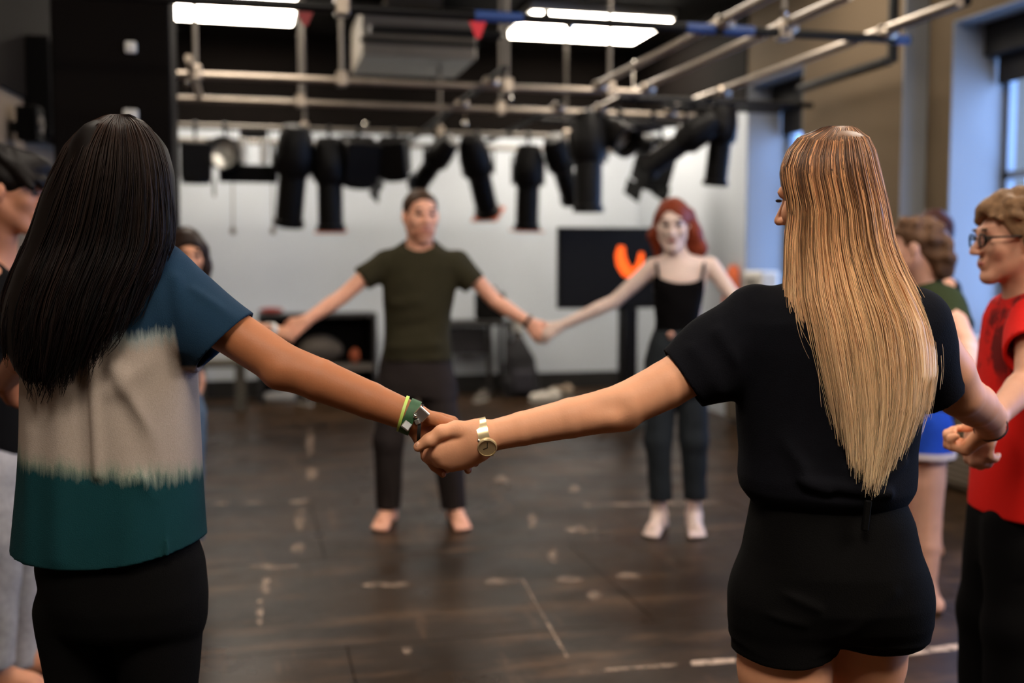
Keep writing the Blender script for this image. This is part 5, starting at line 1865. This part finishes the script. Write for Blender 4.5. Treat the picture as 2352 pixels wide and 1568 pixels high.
for q, hx, kx, fx, fp in ((1, 1518, 1512, 1515, 202), (-1, 1590, 1594, 1594, 184)):
    an = V(fx, 1165, 5.62)
    an[2] = 0.08
    do_leg(S, V(hx, 850, 5.57), V(kx, 1010, 5.56), an, 0.98, True)
    do_foot(S, an, fp, 1.05, q)
Fg.patches.append(S.mesh())
Fg.body(SK_F)
face_parts(Fg, HF, M_BROWR, M_LIP)
# long wavy red hair parted round the face
c, M_, s_ = HF
S = SDF((c[0] - 0.26, c[1] - 0.2, c[2] - 0.36), (c[0] + 0.3, c[1] + 0.24, c[2] + 0.2), 0.009)
P_ = lambda x, y, z: c + M_ @ (np.array((x, y, z)) * s_)
S.ell(P_(0, -0.018, 0.038), np.array((0.08, 0.1, 0.088)) * s_, M_)
hl = [V(1512, 500, 5.56), V(1504, 540, 5.58), V(1510, 585, 5.60)]
S.chain(hl, (0.028, 0.034, 0.022), 0.03)
hr = [V(1583, 495, 5.56), V(1594, 535, 5.56), V(1606, 572, 5.57), V(1604, 590, 5.58)]
S.chain(hr, (0.034, 0.045, 0.042, 0.022), 0.03)
S.cone(P_(0, -0.08, 0.0), V(1556, 590, 5.64), 0.08, 0.07, 0.04)
S.ell(P_(0.012, 0.085, -0.02), np.array((0.06, 0.075, 0.088)) * s_, M_, 0.012, True)
S.waves(0.006, 45, 41, stretch=(1, 1, 0.35))
sdf_obj('hair', S, hairmat('copper_red_hair', 122, 52, 30), Fg, 1)
M_CAMI = cloth('black_camisole', rgb(10, 8, 9), 0.1)
R_ = [(630, 1500, 1622, 0.10), (660, 1500, 1620, 0.115), (700, 1504, 1614, 0.115), (735, 1506, 1610, 0.108), (762, 1504, 1612, 0.105)]
S = SDF((V(1480, 700, 5.57)[0], 5.38, V(1176, 775, 5.57)[2]), (V(1645, 700, 5.57)[0], 5.75, V(1176, 615, 5.57)[2]), 0.0055)
S.loft(Fg.b, 0, Fg.rows(R_), 0.02, 2.2)
S.waves(0.0025, 35, 42)
S.shell(0.013)
zc_ = V(1176, 650, 5.47)[2]
S.cutf(lambda X, Y, Z: Z - (zc_ + ((X - Fg.b[0] - 0.02) / 0.13) ** 2 * 0.035))
S.cut(V(1176, 758, 5.57), (0, 0, -1))
cam_o = sdf_obj('camisole', S, M_CAMI, Fg, 1)
for a_, b_ in (((1512, 640, 5.475), (1508, 606, 5.52)), ((1612, 640, 5.475), (1618, 605, 5.52))):
    o0 = np.array((Fg.b[0], Fg.b[1], 0))
    p_, q_ = V(*a_) - o0, V(*b_) - o0
    MB().tube([p_, (p_ + q_) / 2 + np.array((0, -0.012, 0)), q_, q_ + np.array((0, 0.06, 0.015)), q_ + np.array((0, 0.12, -0.06))], 0.008, 8).build('strap', M_CAMI, Fg.root, smooth=True)
M_JEAN = cloth('dark_denim', rgb(42, 46, 50), 0.2, 90)
jo = pants(Fg, [(756, 1506, 1608, 0.106), (790, 1490, 1618, 0.118), (830, 1482, 1624, 0.125), (880, 1480, 1624, 0.125), (905, 1482, 1622, 0.11)],
           [[(V(1520, 880, 5.57), 0.09), (V(1512, 1010, 5.56), 0.07), (V(1518, 1150, 5.60), 0.062)], [(V(1588, 880, 5.57), 0.09), (V(1594, 1010, 5.56), 0.072), (V(1596, 1148, 5.61), 0.06)]], 0.0062, M_JEAN, 6, 'jeans')
q = blob(Fg, 'button', V(1541, 770, 5.455), (0.02, 0.008, 0.02), np.eye(3), mat('copper_button', rgb(200, 150, 130), 0.3, metal=0.6))
q.parent = jo

# ------------------------------------------------------------------ boy in red with glasses (right edge)
SK_C = skin('skin_fair_boy', 200, 146, 120)
Cb = Fig(2352, 2.88, -90, 0.945, 'person in bright red shirt with black glasses and curly brown hair, seen from the side')
S = SDF((V(2150, 700, 2.4)[0], 2.25, 0), (V(2470, 700, 2.9)[0], 3.5, 1.64), 0.006)
nL, nR = V(2378, 735, 2.70), V(2372, 735, 3.05)
do_torso(S, Cb, False, nL, nR)
HC = do_head(S, V(2328, 552, 2.87), -88, -3, 0.96, False, V(2362, 700, 2.88))
do_arm(S, nL, V(2368, 868, 2.58), V(2285, 958, 2.46), 0.98)
do_hand(S, V(2285, 958, 2.46), (-0.6, -0.35, -0.72), (-0.5, -0.3, 0.7), 1, 0.95, (0.8, 1.2, 0.8))
do_arm(S, nR, V(2322, 838, 3.25), V(2232, 866, 3.45), 0.98)
do_hand(S, V(2232, 866, 3.45), (-0.8, 0.4, -0.3), (0.1, -0.6, 0.6), 1, 0.98)
for q, d in ((-1, 2.80), (1, 2.97)):
    x_ = V(2350, 1400, d)[0]
    an = np.array((x_, d, 0.08))
    do_leg(S, np.array((x_, d, 0.84)), np.array((x_ - 0.02, d, 0.45)), an, 0.95)
    do_foot(S, an, -90, 1.0, q)
Cb.patches.append(S.mesh())
Cb.body(SK_C)
face_parts(Cb, HC, mat('brow_brown', rgb(92, 66, 46), 0.8), M_LIP)
cap_hair(Cb, HC, hairmat('curly_brown_hair', 124, 94, 68), 0.006, 0.05, 0.0, -0.055, 0.010, 0.012, (300, 0.014, 0), seed=12)
# glasses
c, M_, s_ = HC
o0 = np.array((Cb.b[0], Cb.b[1], 0))
P_ = lambda x, y, z: Vector(c + M_ @ (np.array((x, y, z)) * s_) - o0)
gmb = MB()
for q in (-1, 1):
    ring = [P_(q * (0.034 + 0.024 * math.cos(t_)), 0.104 - 0.006 * abs(math.cos(t_)), 0.004 + 0.018 * math.sin(t_)) for t_ in np.linspace(0, 2 * math.pi, 17)]
    gmb.tube(ring, 0.0028, 6, False)
    gmb.tube([P_(q * 0.058, 0.098, 0.012), P_(q * 0.076, 0.09, 0.012), P_(q * 0.082, 0.0, 0.01), P_(q * 0.082, -0.015, -0.008)], 0.003, 6)
gmb.tube([P_(-0.011, 0.106, 0.008), P_(0, 0.11, 0.011), P_(0.011, 0.106, 0.008)], 0.0025, 6)
gl_o = gmb.build('glasses', M_BLACK, Cb.root, smooth=True)
for q in (-1, 1):
    lm = MB()
    lm.v = [P_(q * (0.034 + 0.023 * math.cos(t_)), 0.1035, 0.004 + 0.017 * math.sin(t_)) for t_ in np.linspace(0, 2 * math.pi, 17)[:-1]]
    lm.f = [list(range(16))]
    lm.build('lens', M_GLASS, gl_o)
m = bpy.data.materials.new('red_printed_cotton')
m.use_nodes = True
nt = m.node_tree
pb = nt.nodes['Principled BSDF']
pb.inputs['Roughness'].default_value = 0.85
pb.inputs['Specular IOR Level'].default_value = 0.2
tc = nt.nodes.new('ShaderNodeTexCoord')
mp = nt.nodes.new('ShaderNodeMapping')
mp.inputs['Scale'].default_value = (9, 9, 5)
nt.links.new(tc.outputs['Object'], mp.inputs['Vector'])
sep = nt.nodes.new('ShaderNodeSeparateXYZ')
nt.links.new(tc.outputs['Object'], sep.inputs[0])
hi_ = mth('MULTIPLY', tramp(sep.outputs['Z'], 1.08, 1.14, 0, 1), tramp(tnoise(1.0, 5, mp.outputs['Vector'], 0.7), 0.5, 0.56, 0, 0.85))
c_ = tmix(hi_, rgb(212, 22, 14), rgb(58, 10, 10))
nt.links.new(c_, pb.inputs['Base Color'])
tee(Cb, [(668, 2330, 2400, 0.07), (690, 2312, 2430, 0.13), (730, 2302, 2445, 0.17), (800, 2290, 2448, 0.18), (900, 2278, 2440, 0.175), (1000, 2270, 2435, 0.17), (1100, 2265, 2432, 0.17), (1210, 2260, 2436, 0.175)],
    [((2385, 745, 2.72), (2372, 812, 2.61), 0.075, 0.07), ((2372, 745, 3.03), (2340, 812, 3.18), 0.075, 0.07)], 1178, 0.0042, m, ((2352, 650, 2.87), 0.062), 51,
    folds=(((2275, 880, 2.80), (2320, 1060, 2.72), .025, .008), ((2300, 800, 2.76), (2352, 1000, 2.71), .025, -.006)), hemD=2.85)
x0_ = V(2350, 1300, 2.8)[0]
pants(Cb, [(1130, 2285, 2425, 0.14), (1200, 2272, 2430, 0.155), (1260, 2268, 2432, 0.158), (1290, 2270, 2430, 0.15)],
      [[(np.array((x0_, 2.83, 0.72)), 0.09), (np.array((x0_ - 0.012, 2.80, 0.45)), 0.085), (np.array((x0_, 2.80, 0.06)), 0.08)], [(np.array((x0_, 2.94, 0.72)), 0.09), (np.array((x0_ - 0.012, 2.96, 0.45)), 0.085), (np.array((x0_, 2.96, 0.06)), 0.08)]], 0.0055, cloth('black_jeans', rgb(10, 9, 10), 0.1), 7)

# ------------------------------------------------------------------ person in olive shirt and blue shorts between blonde and boy
SK_D = skin('skin_fair_pink', 220, 168, 146)
Dp = Fig(2135, 4.38, -75, 0.955, 'person in dark olive shirt and bright blue shorts beyond the blonde hair')
S = SDF((V(2020, 700, 4.4)[0], 3.5, 0), (V(2250, 700, 4.2)[0], 4.75, 1.66), 0.0075)
nL, nR = V(2172, 690, 4.24), V(2100, 690, 4.52)
do_torso(S, Dp, False, nL, nR)
HD = do_head(S, V(2098, 568, 4.36), -70, -4, 1.0, False, V(2125, 660, 4.38))
do_arm(S, nL, V(2222, 800, 3.95), V(2222, 862, 3.62), 1.0)
do_hand(S, V(2222, 862, 3.62), (-0.2, -0.8, -0.3), (0.3, 0.1, 0.9), 1, 1.0)
do_arm(S, nR, V(2050, 790, 4.6), V(2000, 850, 4.75), 1.0)
for q, d, kx in ((-1, 4.28, 2128), (1, 4.46, 2105)):
    an = V(kx, 1375, d)
    an[2] = 0.08
    do_leg(S, V(kx + 2, 1010, d), V(kx + 4, 1200, d), an, 0.96, False, 1.0)
    do_foot(S, an, -70, 1.0, q)
Dp.patches.append(S.mesh())
Dp.body(SK_D)
face_parts(Dp, HD, M_BROWD, M_LIP)
MH = hairmat('brown_mullet_hair', 92, 66, 48)
c, M_, s_ = HD
S = SDF(c - 0.26, c + 0.26, 0.008)
P_ = lambda x, y, z: c + M_ @ (np.array((x, y, z)) * s_)
S.ell(P_(0, -0.014, 0.04), np.array((0.088, 0.108, 0.09)) * s_, M_)
S.chain([P_(0, -0.08, 0.0), P_(0, -0.1, -0.06), P_(0, -0.105, -0.11)], (0.07 * s_, 0.06 * s_, 0.035 * s_), 0.03)
S.ell(P_(0, 0.09, -0.05), np.array((0.12, 0.1, 0.115)) * s_, M_, 0.01, True)
S.ell(P_(-0.085, 0.005, -0.03), np.array((0.03, 0.045, 0.05)) * s_, M_, 0.01, True)
S.ell(P_(0.085, 0.005, -0.03), np.array((0.03, 0.045, 0.05)) * s_, M_, 0.01, True)
S.waves(0.008, 75, 61)
sdf_obj('hair', S, MH, Dp, 1)
tee(Dp, [(635, 2105, 2150, 0.06), (655, 2085, 2172, 0.12), (690, 2070, 2192, 0.16), (760, 2066, 2194, 0.165), (860, 2070, 2182, 0.16), (990, 2072, 2176, 0.165)],
    [((2170, 700, 4.26), (2195, 752, 4.12), 0.078, 0.07), ((2095, 700, 4.5), (2070, 752, 4.57), 0.075, 0.07)], 975, 0.006, cloth('dark_olive_jersey', rgb(48, 56, 36), 0.1), ((2110, 634, 4.35), 0.075), 62)
M_BLUES = cloth('bright_blue_shorts', rgb(36, 74, 178), 0.08)
M_TRIM = cloth('pale_trim', rgb(205, 190, 190), 0.05)
legs_ = [[(V(2128, 985, 4.28), 0.10), (V(2124, 1046, 4.28), 0.112)], [(V(2106, 985, 4.46), 0.10), (V(2102, 1046, 4.46), 0.112)]]
so = pants(Dp, [(940, 2074, 2168, 0.16), (980, 2072, 2168, 0.165), (1005, 2074, 2164, 0.15)], legs_, 0.006, M_BLUES, 8, 'shorts')
for lg in legs_:
    e_ = lg[-1][0]
    band(Dp, 'hem_trim', e_ + np.array((0, 0, 0.012)), (0, 0, 1), 0.113, 0.113, 0.024, 0.005, M_TRIM, (1, 0, 0), so)
# pale piping up the side of the leg
o0 = np.array((Dp.b[0], Dp.b[1], 0))
MB().tube([V(2092, 1042, 4.19) - o0, V(2100, 1015, 4.175) - o0, V(2112, 985, 4.17) - o0, V(2116, 955, 4.185) - o0], 0.009, 6).build('side_piping', M_TRIM, so)

# ------------------------------------------------------------------ person in black further round, mostly hidden
SK_E = skin('skin_light', 214, 160, 134)
E = Fig(2128, 5.15, -125, 0.965, 'person with dark reddish hair in black clothes, mostly hidden behind the olive shirt')
S = SDF((V(1960, 700, 5.1)[0], 4.75, 0), (V(2230, 700, 5.1)[0], 5.5, 1.68), 0.01)
nL, nR = V(2175, 660, 5.05), V(2085, 660, 5.25)
do_torso(S, E, True, nL, nR)
HE = do_head(S, V(2140, 545, 5.15), -125, 0, 1.02, True, V(2132, 640, 5.15))
do_arm(S, nL, V(2180, 760, 4.98), V(2120, 830, 4.85), 0.95)
do_hand(S, V(2120, 830, 4.85), (-0.6, -0.4, -0.5), (0.3, -0.5, 0.8), 1, 0.95)
do_arm(S, nR, V(2040, 745, 5.25), V(1990, 800, 5.25), 0.95)
do_hand(S, V(1990, 800, 5.25), (-0.7, 0.1, -0.6), (0.3, -0.5, 0.8), 1, 0.95)
for q, kx, d in ((-1, 2140, 5.08), (1, 2105, 5.2)):
    an = V(kx, 1240, d)
    an[2] = 0.08
    do_leg(S, V(kx, 890, d), V(kx, 1070, d), an, 0.96, True)
    do_foot(S, an, -125, 1.0, q)
E.patches.append(S.mesh())
E.body(SK_E)
face_parts(E, HE, M_BROWD, M_LIP)
cap_hair(E, HE, hairmat('dark_auburn_hair', 58, 30, 24), 0.009, 0.045, -0.02, -0.09, 0.016, 0.0, seed=15)
tee(E, [(630, 2105, 2160, 0.06), (650, 2085, 2182, 0.10), (700, 2075, 2190, 0.12), (800, 2080, 2180, 0.115), (940, 2076, 2180, 0.12)],
    [((2172, 668, 5.07), (2180, 715, 5.03), 0.07, 0.066), ((2085, 668, 5.23), (2062, 715, 5.25), 0.07, 0.066)], 930, 0.008, cloth('black_jersey_far', rgb(20, 18, 20), 0.1), ((2130, 628, 5.12), 0.07), 71)
pants(E, [(905, 2084, 2172, 0.12), (950, 2080, 2178, 0.125), (985, 2082, 2176, 0.11)],
      [[(V(2146, 950, 5.08), 0.09), (V(2152, 1060, 5.08), 0.078)], [(V(2104, 950, 5.2), 0.09), (V(2102, 1060, 5.2), 0.078)]], 0.008, cloth('black_short_far', rgb(16, 14, 16), 0.1), 9, 'shorts')

# ------------------------------------------------------------------ dark haired girl by the column
SK_H = skin('skin_olive', 206, 146, 112)
Hg = Fig(412, 4.90, 155, 0.92, 'person with dark hair and only the face showing above the tie dye sleeve, girl')
S = SDF((V(270, 700, 4.9)[0], 4.55, 0), (V(680, 700, 5.4)[0], 5.5, 1.6), 0.009)
nL, nR = V(362, 665, 4.9), V(462, 668, 4.9)
do_torso(S, Hg, True, nL, nR)
HH = do_head(S, V(427, 588, 4.88), 150, -6, 1.0, True, V(412, 655, 4.9))
do_arm(S, nR, V(540, 748, 5.12), V(622, 758, 5.36), 0.9)
do_hand(S, V(622, 758, 5.36), (0.85, 0.3, -0.2), (0, -0.8, 0.5), 1, 0.9)
do_arm(S, nL, V(300, 745, 4.85), V(285, 830, 4.75), 0.9)
for q, kx, fx in ((1, 385, 380), (-1, 430, 440)):
    an = V(fx, 1270, 4.95)
    an[2] = 0.075
    do_leg(S, V(kx, 900, 4.9), V(kx, 1090, 4.9), an, 0.9, True)
    do_foot(S, an, 158 if q < 0 else 175, 0.95, q)
Hg.patches.append(S.mesh())
Hg.body(SK_H)
face_parts(Hg, HH, M_BROWD, M_LIP)
c, M_, s_ = HH
S = SDF((c[0] - 0.22, c[1] - 0.2, c[2] - 0.34), (c[0] + 0.22, c[1] + 0.22, c[2] + 0.2), 0.009)
P_ = lambda x, y, z: c + M_ @ (np.array((x, y, z)) * s_)
S.ell(P_(0, -0.016, 0.04), np.array((0.088, 0.106, 0.092)) * s_, M_)
for q in (-1, 1):
    S.chain([P_(q * 0.074, 0.01, 0.03), P_(q * 0.084, 0.0, -0.05), P_(q * 0.085, -0.01, -0.16)], (0.028, 0.03, 0.028), 0.03)
S.cone(P_(0, -0.08, 0.0), P_(0, -0.09, -0.2), 0.08, 0.07, 0.04)
S.ell(P_(0, 0.09, -0.022), np.array((0.057, 0.075, 0.088)) * s_, M_, 0.012, True)
S.waves(0.004, 50, 81, stretch=(1, 1, 0.3))
sdf_obj('hair', S, hairmat('black_brown_hair', 40, 28, 22), Hg, 1)
tee(Hg, [(640, 392, 432, 0.055), (655, 372, 452, 0.09), (700, 362, 462, 0.11), (780, 366, 456, 0.11), (900, 360, 460, 0.115)],
    [((368, 672, 4.9), (345, 720, 4.88), 0.066, 0.06), ((458, 674, 4.9), (495, 715, 5.0), 0.066, 0.06)], 885, 0.008, cloth('grey_jersey', rgb(70, 74, 80), 0.1), ((415, 640, 4.87), 0.065), 82)
pants(Hg, [(860, 366, 452, 0.11), (910, 360, 458, 0.118), (960, 362, 458, 0.11)],
      [[(V(385, 950, 4.9), 0.08), (V(385, 1090, 4.9), 0.066), (V(381, 1240, 4.95), 0.058)], [(V(434, 950, 4.9), 0.08), (V(434, 1090, 4.9), 0.066), (V(440, 1240, 4.95), 0.058)]], 0.008, cloth('blue_grey_denim', rgb(84, 98, 112), 0.15), 10, 'jeans')
band(Hg, 'white_wristband', V(620, 757, 5.35), V(622, 758, 5.36) - V(540, 748, 5.12), 0.03, 0.03, 0.035, 0.006, M_WHITE, (0, 0, 1))

# ------------------------------------------------------------------ dark haired boy in black at the left edge
SK_I = skin('skin_tan_boy', 196, 134, 102)
I_ = Fig(-8, 3.50, 78, 1.04, 'person in black tee shirt and faded grey jeans at the left edge, boy in profile')
S = SDF((V(-160, 700, 3.5)[0], 2.72, 0), (V(150, 700, 3.6)[0], 3.95, 1.82), 0.0065)
nL, nR = V(-30, 640, 3.68), V(-25, 640, 3.32)
do_torso(S, I_, False, nL, nR)
HI = do_head(S, V(18, 442, 3.46), 80, -8, 1.06, False, V(-12, 600, 3.50))
do_arm(S, nR, V(-70, 800, 3.2), V(-34, 862, 2.95), 1.0)
do_hand(S, V(-34, 862, 2.95), (0.75, -0.4, -0.1), (-0.2, 0.3, 0.8), -1, 1.0)
do_arm(S, nL, V(-40, 790, 3.95), V(0, 860, 4.1), 1.0)
for q, hx, kx, fx, d, fp in ((1, -30, -12, -18, 3.41, 80), (-1, 12, 45, 48, 3.6, 70)):
    an = V(fx, 1505, d)
    an[2] = 0.085
    do_leg(S, V(hx, 1000, d), V(kx, 1240, d), an, 0.8)
    do_foot(S, an, fp, 1.1, q)
I_.patches.append(S.mesh())
I_.body(SK_I)
face_parts(I_, HI, M_BROWD, M_LIP)
c, M_, s_ = HI
S = SDF(c - 0.24, c + 0.26, 0.0055)
P_ = lambda x, y, z: c + M_ @ (np.array((x, y, z)) * s_)
S.ell(P_(0, -0.016, 0.046), np.array((0.084, 0.104, 0.092)) * s_, M_)
S.ell(P_(0, 0.045, 0.085), np.array((0.07, 0.075, 0.05)) * s_, M_, 0.03)
for k_ in range(14):
    x_ = -0.065 + 0.01 * k_
    S.cone(P_(x_, -0.03, 0.12), P_(x_ * 1.05 + 0.01, 0.112 - 6 * x_ * x_, 0.036 + 0.014 * math.sin(k_ * 2.3)), 0.02 * s_, 0.011 * s_, 0.008)
S.ell(P_(0, 0.08, -0.062), np.array((0.12, 0.085, 0.095)) * s_, M_, 0.008, True)
S.ell(P_(0, -0.03, -0.09), np.array((0.13, 0.14, 0.075)) * s_, M_, 0.008, True)
S.waves(0.003, 70, 91)
sdf_obj('hair', S, hairmat('black_swept_hair', 17, 12, 10), I_, 1)
tee(I_, [(588, -48, 22, 0.07), (610, -72, 36, 0.13), (660, -86, 44, 0.18), (760, -92, 46, 0.185), (900, -88, 44, 0.175), (1070, -84, 44, 0.18)],
    [((-32, 655, 3.34), (-58, 745, 3.24), 0.08, 0.075), ((-32, 655, 3.66), (-40, 745, 3.8), 0.08, 0.075)], 1050, 0.005, cloth('black_jersey_boy', rgb(11, 9, 8), 0.1), ((0, 585, 3.46), 0.08), 92)
pants(I_, [(1020, -84, 42, 0.17), (1080, -84, 44, 0.175), (1140, -80, 46, 0.165)],
      [[(V(-30, 1100, 3.40), 0.10), (V(-14, 1240, 3.38), 0.085), (V(-18, 1530, 3.38), 0.07)], [(V(8, 1100, 3.60), 0.10), (V(44, 1250, 3.61), 0.085), (V(44, 1525, 3.61), 0.074)]], 0.0052, cloth('faded_grey_denim', rgb(150, 146, 146), 0.2, 50), 11, 'jeans', wav=0.004)
